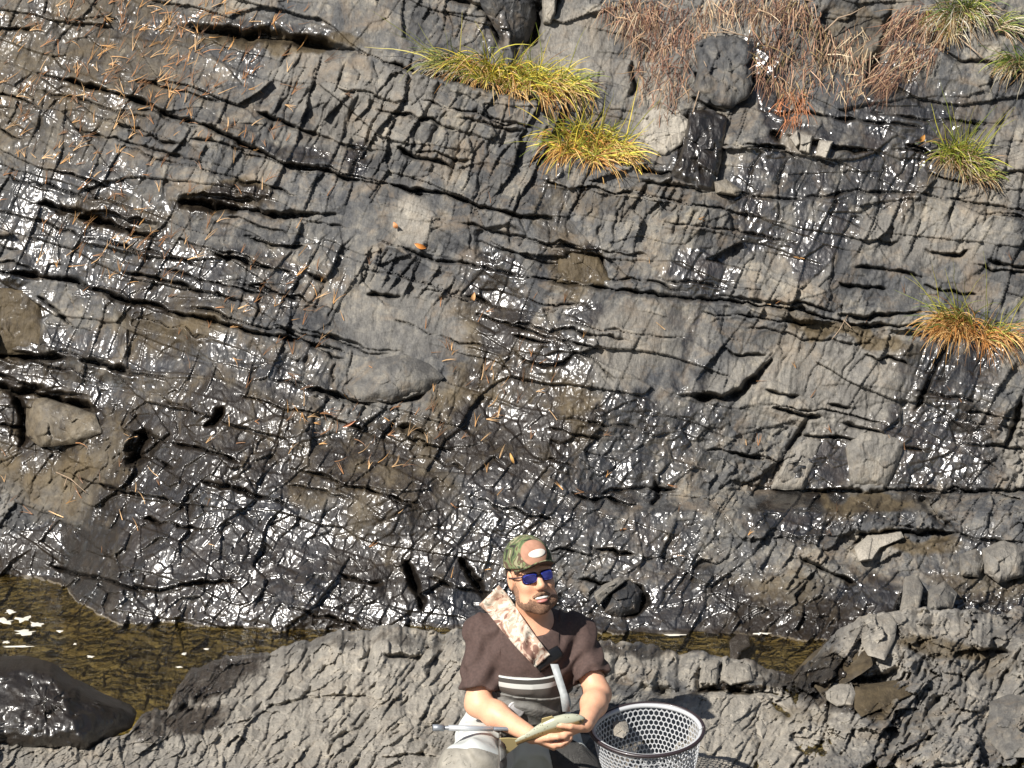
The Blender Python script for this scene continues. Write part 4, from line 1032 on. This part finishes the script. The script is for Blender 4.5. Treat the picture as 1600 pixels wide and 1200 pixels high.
def folds(X, Y_, Z):
    w_ = .0050 * np.sin(62 * X + 30 * Z + 4 * n3(X, Y_, Z, 14, 5)) * np.clip(n3(X, Y_, Z, 9, 8) + .45, 0, 1)
    w2 = .005 * np.abs(n3(X, Y_, Z, 22, 17)) + .0045 * np.sin(105 * (Z * .6 - X * .8) + 3 * n3(X, Y_, Z, 12, 25)) * (np.abs(X - .06) > .10)
    return w_ + w2
S.v -= .004
S.wrinkle(folds)
S.clip(waist + (0, 0, -.03), (0, 0, -1))
V, F = S.surface(); shirt = part('t_shirt', V, F, M_SHIRT)

# waders: baggy trousers up to the chest
m_w, n, l, b = mat('wader_fabric')
tc = nd(n, 'ShaderNodeTexCoord'); no = nd(n, 'ShaderNodeTexNoise'); no.inputs['Scale'].default_value = 9; no.inputs['Detail'].default_value = 5
l.new(tc.outputs['Object'], no.inputs[0]); r_ = ramp(n, [(.35, (.50, .52, .49)), (.65, (.66, .68, .65))]); l.new(no.outputs['Fac'], r_.inputs[0]); l.new(r_.outputs[0], b.inputs['Base Color']); b.inputs['Roughness'].default_value = .62
W = Field((-.40, -.95, -.34), (.46, .02, .42), .0042)
W.ell(pel + (-.01, 0, .0), (.200, .150, .16), None, .03); W.cone(pel + (-.03, .01, .04), waist + (-.03, .01, .02), .170, .160, .04); W.cone(waist, chest + (0, 0, -.02), .158, .158, .04)
for hp, kn, an in ((hipR, kneeR, ankR), (hipL, kneeL, ankL)):
    W.cone(hp, kn, .118, .094, .03); W.cone(kn, an, .092, .070, .03)
W.ell(kneeR + (0, .0, .0), (.108, .10, .10), None, .03)
topz = A_(826, 1046, -.44)[2]
W.clip((0, 0, topz), (0, .12, 1))
def wf(X, Y_, Z):
    return .011 * np.sin(46 * Z + 12 * X + 5 * n3(X, Y_, Z, 8, 35)) * np.clip(n3(X, Y_, Z, 6, 38) + .55, 0, 1) + .007 * np.abs(n3(X, Y_, Z, 17, 41))
W.wrinkle(wf)
W.clip((0, 0, topz), (0, .12, 1))
V, F = W.surface(); waders = part('waders', V, F, m_w)
# darker reinforcement on right knee, painted shade on left leg, each a shell standing 3 mm proud
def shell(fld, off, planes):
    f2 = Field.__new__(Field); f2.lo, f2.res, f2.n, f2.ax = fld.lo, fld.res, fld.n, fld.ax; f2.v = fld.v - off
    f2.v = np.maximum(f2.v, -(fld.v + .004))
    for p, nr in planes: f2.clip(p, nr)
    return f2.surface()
M_KNEE = simple('wader_knee_fabric', (.27, .25, .21), .7, 30, .2, .3, 200)
V, F = shell(W, .004, [(kneeR + (0, .02, .055), (.15, .55, .8)), (kneeR + (.13, 0, 0), (1, 0, 0)), (kneeR + (0, 0, -.2), (0, 0, -1))]); part('knee_patch_and_shade', V, F, M_KNEE, waders)
V, F = shell(W, .004, [((A_(872, 1180, -.5)[0], 0, 0), (-1, 0, -.25)), ((0, -.27, 0), (0, 1, .1)), (kneeL + (0, 0, -.2), (0, 0, -1))]); tag(part('knee_patch_and_shade', V, F, simple('painted_shade_fabric', (.05, .048, .045), .75, 30, .3, .4, 200), waders), 'left knee and thigh with shade painted into the colour')  # near-black colour stands in for shade falling on the left knee and thigh
# chest panel with pale and dark trim bands
m_p, n, l, b = mat('wader_chest_panel')
tc = nd(n, 'ShaderNodeTexCoord'); sx = nd(n, 'ShaderNodeSeparateXYZ'); l.new(tc.outputs['Object'], sx.inputs[0])
z0 = topz - person.location.z * 0
ma = nd(n, 'ShaderNodeMath', operation='MULTIPLY_ADD'); l.new(sx.outputs[2], ma.inputs[0]); ma.inputs[1].default_value = -1 / .16; ma.inputs[2].default_value = z0 / .16
r_ = ramp(n, [(0, (.60, .61, .58)), (.17, (.60, .61, .58)), (.19, (.06, .055, .05)), (.27, (.06, .055, .05)), (.29, (.55, .55, .52)), (.38, (.55, .55, .52)), (.40, (.10, .09, .08))]); r_.color_ramp.interpolation = 'CONSTANT'
l.new(ma.outputs[0], r_.inputs[0]); l.new(r_.outputs[0], b.inputs['Base Color']); b.inputs['Roughness'].default_value = .5
V, F = shell(W, .018, [((A_(792, 1090, -.44)[0], 0, 0), (-1, 0, -.1)), ((A_(860, 1090, -.44)[0], 0, 0), (1, 0, -.12)), ((0, -.30, 0), (0, 1, 0)), ((0, 0, A_(820, 1084, -.42)[2]), (.1, 0, 1)), ((0, 0, A_(820, 1136, -.42)[2]), (0, 0, -1))]); part('chest_pocket', V, F, simple('pocket_fabric', (.17, .165, .15), .55, 25, .35, .5, 90), waders)
xa, xb = A_(779, 1090, -.44)[0], A_(877, 1090, -.44)[0]
V, F = shell(W, .009, [((xa, 0, 0), (-1, 0, 0)), ((xb, 0, 0), (1, 0, 0)), ((0, -.30, 0), (0, 1, 0)), ((0, 0, A_(820, 1150, -.42)[2]), (0, 0, -1))]); part('chest_panel', V, F, m_p, waders)
M_GREY = simple('grey_webbing', (.36, .38, .38), .6, 80, .15)
M_DARK = simple('black_plastic', (.012, .012, .013), .35)
# boots
M_BOOT = simple('boot_leather', (.07, .06, .05), .7, 40, .3)
for an in (ankR, ankL):
    Q = Field(an + (-.08, -.28, -.14), an + (.08, .10, .10), .006)
    Q.cone(an + (0, 0, .05), an + (0, .01, -.03), .062, .058, .02); Q.cone(an + (0, .0, -.04), an + (0, -.17, -.055), .052, .045, .02)
    Q.clip(an + (0, 0, -.085), (0, 0, -1)); V, F = Q.surface(); part('boot', V, F, M_BOOT)

# projecting straps on to the clothes
dg = None
def bvh_of(obs):
    V, F = [], []
    for o in obs:
        c = np.empty(len(o.data.vertices) * 3, np.float32); o.data.vertices.foreach_get('co', c); o_ = len(V)
        V += c.reshape(-1, 3).tolist(); F += [[i + o_ for i in p.vertices] for p in o.data.polygons]
    return BVHTree.FromPolygons(V, F)
bv = bvh_of([shirt, waders, body])
def surfp(px, py, off):
    d = Vector((P(px, py, 0) - CAM).tolist()).normalized(); h_ = bv.ray_cast(Vector(CAM.tolist()), d)
    if h_[0] is None or h_[0].y > 0: return None
    return np.array(h_[0]) - np.array(d) * off
def strap(name, line, wpx, off, mat_, thick=.004, nseg=40, nw=8, parent=person, ruffle=0):
    line = np.array(line, float); seg = np.r_[0, np.cumsum(np.hypot(*np.diff(line, axis=0).T))]; ts = np.linspace(0, seg[-1], nseg)
    C_ = np.stack([np.interp(ts, seg, line[:, 0]), np.interp(ts, seg, line[:, 1])], 1)
    T_ = np.gradient(C_, axis=0); T_ /= np.linalg.norm(T_, axis=1)[:, None]; N_ = np.stack([-T_[:, 1], T_[:, 0]], 1)
    G = np.zeros((nseg, nw + 1, 3)); last = None
    dep = np.full((nseg, nw + 1), np.nan)
    for i in range(nseg):
        for j in range(nw + 1):
            w_ = (wpx[0] + (wpx[1] - wpx[0]) * i / (nseg - 1)) if isinstance(wpx, tuple) else wpx
            x, y = C_[i] + N_[i] * (j / nw - .5) * w_; q = surfp(x, y, off)
            G[i, j, 0], G[i, j, 1] = x, y; dep[i, j] = q[1] if q is not None else np.nan
    ok = ~np.isnan(dep); dep[~ok] = np.nanmax(dep) 
    for _ in range(3):
        d2 = dep.copy(); d2[1:-1] = (dep[:-2] + dep[1:-1] * 2 + dep[2:]) / 4; d2[:, 1:-1] = (d2[:, :-2] + d2[:, 1:-1] * 2 + d2[:, 2:]) / 4; dep = np.minimum(d2, dep + .002)
    fr_ = P(G[..., 0], G[..., 1], dep - ruffle * (.5 + .5 * vn(G[..., 0] / 9, G[..., 1] / 14, 55)))
    bk = fr_ + np.array([0, thick, 0]); V = np.concatenate([fr_.reshape(-1, 3), bk.reshape(-1, 3)]); nn = nseg * (nw + 1)
    i = np.arange(nn).reshape(nseg, nw + 1); F = np.stack([i[:-1, :-1], i[:-1, 1:], i[1:, 1:], i[1:, :-1]], -1).reshape(-1, 4)
    F = np.concatenate([F, F[:, ::-1] + nn]); E = []
    loop = list(i[0]) + list(i[1:, -1]) + list(i[-1, ::-1][1:]) + list(i[::-1, 0][1:-1])
    for a, b_ in zip(loop, loop[1:] + loop[:1]): E.append([b_, a, a + nn, b_ + nn])
    F = np.concatenate([F, np.array(E)]); return part(name, V, F, mat_, parent)
m_c, n, l, b = mat('desert_camo')
tc = nd(n, 'ShaderNodeTexCoord'); no = nd(n, 'ShaderNodeTexNoise'); no.inputs['Scale'].default_value = 26; no.inputs['Detail'].default_value = 2; no.inputs['Distortion'].default_value = 1.2; l.new(tc.outputs['Object'], no.inputs[0])
r_ = ramp(n, [(0, (.22, .12, .09)), (.36, (.22, .12, .09)), (.40, (.46, .32, .24)), (.50, (.58, .50, .41)), (.60, (.32, .30, .24)), (.66, (.58, .46, .35))]); r_.color_ramp.interpolation = 'CONSTANT'
l.new(no.outputs['Fac'], r_.inputs[0]); l.new(r_.outputs[0], b.inputs['Base Color']); b.inputs['Roughness'].default_value = .8
strap('chest_strap', [(764, 930), (778, 944), (800, 975), (822, 1003), (848, 1033)], (44, 30), .012, m_c, .006, 50, 12, ruffle=.022)
strap('strap_buckle', [(838, 1040), (856, 1030), (876, 1018)], (26, 20), .014, M_DARK, .008, 14, 4)
ln = [(866, 1038), (873, 1060), (881, 1085), (885, 1112)]
L_ = [P(x, y, -.50 - .02 * k) for k, (x, y) in enumerate(ln)]
V, F = [], []
for k, p in enumerate(L_):
    for dx, dy in ((-.013, 0), (.013, 0), (.013, .004), (-.013, .004)): V.append(p + (dx, dy, 0))
    if k: a = 4 * k; F += [[a - 4 + j, a - 4 + (j + 1) % 4, a + (j + 1) % 4, a + j] for j in range(4)]
F += [[0, 3, 2, 1], [12, 13, 14, 15]]
part('suspender', np.array(V), F, M_GREY, waders)
# round grey gear disc clipped to the chest panel
q = surfp(806, 1108, .012); 
V, F = [], []
zd = np.array([.1, -1, .25]); zd /= np.linalg.norm(zd); xd = np.cross(zd, [0, 0, 1]); xd /= np.linalg.norm(xd); yd = np.cross(xd, zd)
prof = [(0, .012), (.018, .012), (.022, .010), (.027, .012), (.030, .006), (.030, -.008)]
for r0, z_ in prof:
    for j in range(32): t = 2 * math.pi * j / 32; V.append(q + xd * r0 * math.cos(t) + yd * r0 * math.sin(t) + zd * z_)
F = [[i * 32 + j, i * 32 + (j + 1) % 32, (i + 1) * 32 + (j + 1) % 32, (i + 1) * 32 + j] for i in range(len(prof) - 1) for j in range(32)]
part('gear_disc', np.array(V), F, simple('disc_grey', (.40, .39, .38), .35, metal=.3), waders)

# beard, moustache, hair
def hl(fld_lo, fld_hi, res):
    """a field in head space"""
    return Field(fld_lo, fld_hi, res)
def to_world(V): return headc + (np.asarray(V) * np.array([HW, 1, 1])) @ HM.T
def headpart(name, fld, mat_, parent=person): V, F = fld.surface(); return part(name, to_world(V), F, mat_, parent)
Q = hl((-.10, -.06, -.15), (.10, .14, .02), .0026)
Q.ell((0, .023, -.055), (.0600, .0750, .0730), None, .01); Q.ell((0, .072, -.100), (.029, .0245, .023), None, .025)
for sx_ in (-1, 1): Q.ell((sx_ * .049, .050, -.078), (.0235, .031, .027), None, .03)
Q.cone((-.064, .006, -.02), (-.060, .03, -.075), .013, .02, .01); Q.cone((.064, .006, -.02), (.060, .03, -.075), .013, .02, .01)
Q.ell((0, .060, -.014), (.061, .09, .058), None, .012, 's')
Q.ell((0, .105, -.067), (.034, .03, .0145), None, .006, 's')
Q.clip((0, -.012, 0), (0, -1, .15))
Q.wrinkle(lambda X, Y_, Z: .0012 * n3(X, Y_, Z, 150, 3))
Q.ell((0, .040, .02), (.075, .06, .052), None, .008, 's')
headpart('beard', Q, M_BEARD)
Q = hl((-.05, .05, -.09), (.05, .14, -.02), .002)
Q.cone((-.030, .090, -.058), (-.006, .104, -.046), .0055, .0070, .004); Q.cone((.030, .090, -.058), (.006, .104, -.046), .0055, .0070, .004)
Q.wrinkle(lambda X, Y_, Z: .0012 * n3(X, Y_, Z, 220, 3)); headpart('moustache', Q, M_BEARD)
Q = hl((-.04, .06, -.09), (.04, .13, -.04), .0018); Q.ell((0, .0925, -.0625), (.027, .0135, .0068), None, .002); headpart('teeth', Q, simple('teeth', (.80, .76, .68), .3))
Q = hl((-.05, .06, -.09), (.05, .13, -.04), .0018); Q.cone((-.016, .096, -.0735), (.016, .096, -.0735), .0050, .0050, .004); Q.ell((0, .100, -.074), (.017, .009, .006), None, .004); headpart('lower_lip', Q, simple('lip', (.50, .20, .17), .4))
Q = hl((-.11, -.14, -.09), (.11, .07, .10), .0032)
Q.ell((0, -.020, .020), (.083, .098, .100), None, .01); Q.ell((0, -.062, -.035), (.066, .048, .055), None, .02)
Q.clip((0, .018, .0), (0, 1, .25)); Q.clip((0, -.03, -.078), (0, -.1, -1)); Q.ell((0, .03, -.06), (.10, .055, .06), None, .01, 's')
for sx_ in (-1, 1): Q.ell((sx_ * .085, -.004, -.004), (.018, .024, .036), None, .004, 's')
Q.wrinkle(lambda X, Y_, Z: .003 * n3(X, Y_, Z, 90, 3)); headpart('hair', Q, M_HAIR)

# cap: crown, front patch, brim
m_k, n, l, b = mat('woodland_camo')
tc = nd(n, 'ShaderNodeTexCoord'); no = nd(n, 'ShaderNodeTexNoise'); no.inputs['Scale'].default_value = 22; no.inputs['Detail'].default_value = 1.5; no.inputs['Distortion'].default_value = 1.0; l.new(tc.outputs['Object'], no.inputs[0])
r_ = ramp(n, [(0, (.03, .028, .02)), (.38, (.085, .115, .05)), (.48, (.17, .20, .09)), (.54, (.11, .07, .045)), (.60, (.30, .29, .17)), (.68, (.06, .085, .045))]); r_.color_ramp.interpolation = 'CONSTANT'
l.new(no.outputs['Fac'], r_.inputs[0]); l.new(r_.outputs[0], b.inputs['Base Color']); b.inputs['Roughness'].default_value = .85
Q = hl((-.12, -.13, .01), (.12, .13, .17), .0026)
Q.ell((0, -.006, .048), (.090, .109, .094), None, .01); Q.ell((0, .045, .085), (.060, .045, .048), None, .02)
Q.clip((0, 0, .042), (0, .05, -1)); Q.ell((0, -.008, .03), (.084, .103, .085), None, .002, 's')
for a in range(3):
    t = R(60 * a + 30); nrm = (math.cos(t), math.sin(t))
    Q.wrinkle(lambda X, Y_, Z, nrm=nrm: .0016 * np.exp(-((X * nrm[0] + (Y_ + .006) * nrm[1]) / .0028) ** 2))
cap = headpart('cap', Q, m_k)
Q = hl((-.08, .0, .04), (.08, .13, .15), .0024)
Q.ell((0, -.006, .048), (.0920, .111, .096), None, .01); Q.ell((0, .045, .085), (.0625, .0475, .0505), None, .02)
Q.ell((0, -.008, .046), (.088, .107, .092), None, .002, 's'); Q.ell((.004, .10, .092), (.054, .08, .046), None, .003, 'i')
headpart('front_panel', Q, simple('cap_front_orange', (.40, .21, .14), .85, 40, .2), cap)
Q = hl((-.06, .05, .06), (.06, .14, .13), .002)
Q.ell((0, -.006, .048), (.0940, .113, .098), None, .01); Q.ell((0, .045, .085), (.0645, .0495, .0525), None, .02)
Q.ell((0, -.008, .046), (.088, .109, .092), None, .002, 's'); Q.ell((.012, .10, .088), (.036, .08, .014), None, .003, 'i')
headpart('white_emblem', Q, simple('cap_white', (.80, .74, .66), .8), cap)
# brim: a curved plate
V, F = [], []; nu, nv = 25, 9
for side in (0, 1):
    for i in range(nv):
        for j in range(nu):
            t = (j / (nu - 1) - .5) * 2; s2 = i / (nv - 1)
            x = .078 * math.sin(t * 1.25) * (1 + .02 * s2); ybase = .098 * math.cos(t * 1.05) - .004
            y = ybase + s2 * (.086 * (1 - abs(t) ** 2.6)); z = .050 - .026 * (abs(x) / .078) ** 2 * (1 + .5 * s2) + .026 * s2 + (.0 if side == 0 else -.0045)
            V.append((x, y, z))
nn = nu * nv
for i in range(nv - 1):
    for j in range(nu - 1):
        a = i * nu + j; F.append([a, a + 1, a + nu + 1, a + nu]); F.append([a + nn, a + nu + nn, a + nu + 1 + nn, a + 1 + nn])
for j in range(nu - 1): a = (nv - 1) * nu + j; F.append([a, a + 1, a + 1 + nn, a + nn]); F.append([j, j + nn, j + 1 + nn, j + 1])
for i in range(nv - 1):
    for j in (0, nu - 1): a = i * nu + j; F.append([a, a + nu, a + nu + nn, a + nn])
brim = part('brim', to_world(np.array(V)), F, m_k, cap)
brim.data.materials.append(simple('brim_lining', (.10, .055, .035), .8))
for p in brim.data.polygons:
    if min(p.vertices) >= nn: p.material_index = 1

# sunglasses
M_LENS = simple('blue_mirror_lens', (.14, .16, .85), .07, 0, metal=.95)
M_FRAME = simple('frame_dark', (.03, .015, .03), .3)
sg = None
def lens(sx_, grow, y0, mat_, name, parent):
    V = []; k = 20; rings = 5
    for side in (0, 1):
        for r_i in range(rings):
            for j in range(k):
                t = 2 * math.pi * j / k; c_, s_ = math.cos(t), math.sin(t)
                rx = (.0255 + grow) * (abs(c_) ** .55) * np.sign(c_); rz = (.0165 + grow) * (abs(s_) ** .6) * np.sign(s_)
                f_ = (r_i + .02) / (rings - 1)
                x = sx_ * (.0335 + rx * f_); z = .010 + rz * f_ - .10 * rx * f_ * 1
                y = y0 - 6.2 * (abs(x)) ** 2 - (.0 if side == 0 else .0028)
                V.append((x, y, z))
    F = []; nn = rings * k
    for r_i in range(rings - 1):
        for j in range(k):
            a = r_i * k + j; b_ = r_i * k + (j + 1) % k
            F.append([a, b_, b_ + k, a + k]); F.append([a + nn, a + k + nn, b_ + k + nn, b_ + nn])
    F += [[(rings - 1) * k + j, (rings - 1) * k + (j + 1) % k, (rings - 1) * k + (j + 1) % k + nn, (rings - 1) * k + j + nn] for j in range(k)]
    return part(name, to_world(np.array(V)), F, mat_, parent)
fr_l = [([H(-.058, .083, .016), H(-.074, .060, .014), H(-.084, .0, .008)], .0028, .0026), ([H(.058, .083, .016), H(.074, .060, .014), H(.084, .0, .008)], .0028, .0026), ([H(-.010, .1085, .014), H(0, .1110, .017), H(.010, .1085, .014)], .0026, .0026)]
V, F = [], []
for pts, r0, r1 in fr_l:
    v, f = tube_pts(pts, r0, r1, 8); o_ = len(V); V += v; F += [[q_ + o_ for q_ in x] for x in f]
sg = bpy.data.objects.new('sunglasses', None); col.objects.link(sg); sg.parent = person; sg.matrix_parent_inverse = Matrix.Translation(-person.location)
for nm_, (pts, r0, r1) in zip(('temple', 'temple', 'bridge'), fr_l):
    v, f = tube_pts(pts, r0, r1, 8); part(nm_, np.array(v), f, M_FRAME, sg)
for sx_ in (-1, 1):
    lens(sx_, .0022, .1065, M_FRAME, 'lens_rim', sg); lens(sx_, -.0004, .1088, M_LENS, 'lens', sg)

# ------------------------------------------------------------------ landing net: long handle across his lap, hoop, mesh bag
M_ALU = simple('brushed_metal', (.55, .57, .60), .3, metal=.8)
M_HOOPD = simple('dark_hoop', (.030, .020, .022), .35, coat=.5)
M_RUB = simple('clear_white_rubber', (.46, .47, .48), .3)
hc = P(1011, 1140, -.53)
net = empty('landing_net', hc.tolist(), 'landing net with white mesh bag and dark hoop, its grey handle across the lap', 'landing net')
hx = np.array([1, -.02, .02]); tlt = R(17); hy = np.array([0, math.cos(tlt), math.sin(tlt)]); hx /= np.linalg.norm(hx); hz = np.cross(hx, hy)
def hoop(t, s_=1.0):
    a, b_ = .192, .150
    x = a * math.cos(t); y = b_ * math.sin(t) * (1 - .16 * (math.cos(t) < 0) * abs(math.cos(t)) ** 2)
    return hc + hx * x * s_ + hy * y * s_
pts = [hoop(2 * math.pi * i / 64) for i in range(65)]
V, F = tube_pts(pts, .0068, .0068, 10); mesh_np('hoop', V, F, M_HOOPD, net)
pts = [hoop(2 * math.pi * i / 64, .955) - hz * -.0 + np.array([0, 0, -.004]) for i in range(65)]
V, F = tube_pts(pts, .0085, .0085, 8); mesh_np('hoop_liner', V, F, M_RUB, net)
he = hoop(math.pi)
hs = P(676, 1137, -.62); 
V, F = tube_pts([hs, hs * .5 + he * .5, he], .0075, .0075, 12); mesh_np('handle', V, F, M_ALU, net)
V, F = tube_pts([hs, hs * .93 + he * .07], .0115, .0115, 12); grip = mesh_np('handle_cap', V, F, simple('grey_grip', (.30, .32, .35), .4, metal=.5), net)
V, F = tube_pts([hs * .90 + he * .10, hs * .62 + he * .38], .0105, .0095, 12); mesh_np('grip', V, F, simple('silver_grip', (.62, .64, .66), .35, metal=.5), net)
NU, NV = 62, 17; V, F = [], []
def bagp(u, v_):
    t = 2 * math.pi * u / NU; q = v_ / NV
    s_ = (1 - .42 * q ** 1.3) if q < .72 else (1 - .42 * .72 ** 1.3) * math.sqrt(max(0, 1 - ((q - .72) / .285) ** 2))
    p = hoop(t, s_ * .95); return p + np.array([.015 * q, .02 * q, -.215 * min(1, q * 1.25) ** .9]) + q * (1.2 - q) * np.array([.012 * math.sin(3 * t + 4 * q), .012 * math.cos(4 * t), .010 * math.sin(5 * t + 3 * q)])
for r_i in range(NV):
    for c_i in range(NU // 1):
        cu = c_i + (.5 if r_i % 2 else 0); cvv = r_i + .5
        o_ = len(V)
        for f_ in (1.0, .81):
            for j in range(6):
                a = math.pi / 6 + j * math.pi / 3
                V.append(bagp(cu + f_ * math.cos(a) * .577, min(NV, max(0, cvv + f_ * math.sin(a) * .667))))
        for j in range(6): F.append([o_ + j, o_ + (j + 1) % 6, o_ + 6 + (j + 1) % 6, o_ + 6 + j])
bag = mesh_np('mesh_bag', V, F, M_RUB, net, smooth=False)
md = bag.modifiers.new('thickness', 'SOLIDIFY'); md.thickness = .0028; md.offset = 0
block('pebble', 'round tan stone lying at the left inside the landing net', [(958, 1130), (968, 1125), (980, 1130), (983, 1142), (974, 1152), (960, 1148)], .01, .02, 0, .1, .7, .6, 'pebble', .3, square=2)
bpy.data.objects[-1] if False else None
_pb = [o for o in col.objects if o.name.startswith('pebble')][-1]; _pb.location = P(970, 1139, -.50)

# ------------------------------------------------------------------ the fish
tailp = P(806, 1160, -.655); headp = P(914, 1122, -.650)
fd = headp - tailp; FL = np.linalg.norm(fd); fd /= FL
fu = np.array([.15, -.35, .93]); fu -= fd * (fu @ fd); fu /= np.linalg.norm(fu); fs = np.cross(fd, fu)
fish = empty('fish', ((tailp + headp) / 2).tolist(), 'trout with pale olive back and golden tan side held in both of the man\'s hands', 'fish')
prof = [(0, .012, .004), (.06, .014, .006), (.16, .016, .009), (.3, .025, .014), (.45, .035, .019), (.6, .040, .022), (.75, .037, .022), (.86, .030, .019), (.94, .020, .014), (.985, .010, .008), (1.0, .003, .003)]
V, F = [], []; ns, nt_ = 44, 24
for i in range(ns + 1):
    t = i / ns; hh = np.interp(t, [p[0] for p in prof], [p[1] for p in prof]); ww = np.interp(t, [p[0] for p in prof], [p[2] for p in prof])
    c = tailp + fd * FL * t + fu * (.010 * math.sin(math.pi * t)) 
    for j in range(nt_): a = 2 * math.pi * j / nt_; V.append(c + fu * hh * math.cos(a) + fs * ww * math.sin(a))
F = [[i * nt_ + j, i * nt_ + (j + 1) % nt_, (i + 1) * nt_ + (j + 1) % nt_, (i + 1) * nt_ + j] for i in range(ns) for j in range(nt_)] + [list(range(nt_))[::-1], [ns * nt_ + j for j in range(nt_)]]
m_f, n, l, b = mat('trout_skin')
at = nd(n, 'ShaderNodeAttribute', attribute_name='mask'); tc = nd(n, 'ShaderNodeTexCoord')
vo = nd(n, 'ShaderNodeTexVoronoi'); vo.inputs['Scale'].default_value = 110; l.new(tc.outputs['Object'], vo.inputs['Vector'])
rv = ramp(n, [(.16, (.25, .2, .15)), (.26, (1, 1, 1))]); l.new(vo.outputs['Distance'], rv.inputs[0])
mx = nd(n, 'ShaderNodeMix', data_type='RGBA', blend_type='MULTIPLY'); mx.inputs[0].default_value = .8; l.new(at.outputs['Color'], mx.inputs[6]); l.new(rv.outputs[0], mx.inputs[7]); l.new(mx.outputs[2], b.inputs['Base Color'])
b.inputs['Roughness'].default_value = .25
o = mesh_np('fish_body', V, F, m_f, fish)
cc = []
for i in range(ns + 1):
    for j in range(nt_):
        u_ = math.cos(2 * math.pi * j / nt_)
        cc.append(np.array([.40, .41, .31]) if u_ > .30 else (np.array([.27, .175, .07]) if u_ > -.55 else np.array([.50, .40, .24])))
set_mask(o, np.array(cc))
def fin(name, poly, th=.0016):
    p = [tailp + fd * a + fu * b_ for a, b_ in poly]; V = [q + fs * th for q in p] + [q - fs * th for q in p]; k = len(p)
    F = [list(range(k)), [k + j for j in range(k)][::-1]] + [[j, (j + 1) % k, (j + 1) % k + k, j + k][::-1] for j in range(k)]
    return mesh_np(name, V, F, simple('fin_' + name, (.48, .38, .18), .4), fish, smooth=False)
fin('tail_fin', [(.012, .013), (-.016, .030), (-.045, .042), (-.036, .012), (-.036, -.008), (-.047, -.036), (-.016, -.024), (.012, -.011)])
fin('dorsal_fin', [(FL * .42, .040), (FL * .46, .062), (FL * .60, .058), (FL * .62, .047)])
fin('pectoral_fin', [(FL * .78, -.02), (FL * .70, -.045), (FL * .66, -.040), (FL * .76, -.015)])
V, F = [], []
ep = tailp + fd * FL * .93 + fu * .006 - fs * .0
for sgn in (-1, 1):
    o_ = len(V); c = ep + fs * sgn * .0145
    for i in range(7):
        for j in range(12):
            a = math.pi * i / 6; b2 = 2 * math.pi * j / 12; V.append(c + .0045 * (fd * math.sin(a) * math.cos(b2) + fu * math.sin(a) * math.sin(b2) + fs * math.cos(a)))
    F += [[o_ + i * 12 + j, o_ + i * 12 + (j + 1) % 12, o_ + (i + 1) * 12 + (j + 1) % 12, o_ + (i + 1) * 12 + j] for i in range(6) for j in range(12)]
mesh_np('eye', V, F, simple('fish_eye', (.02, .018, .01), .1), fish)
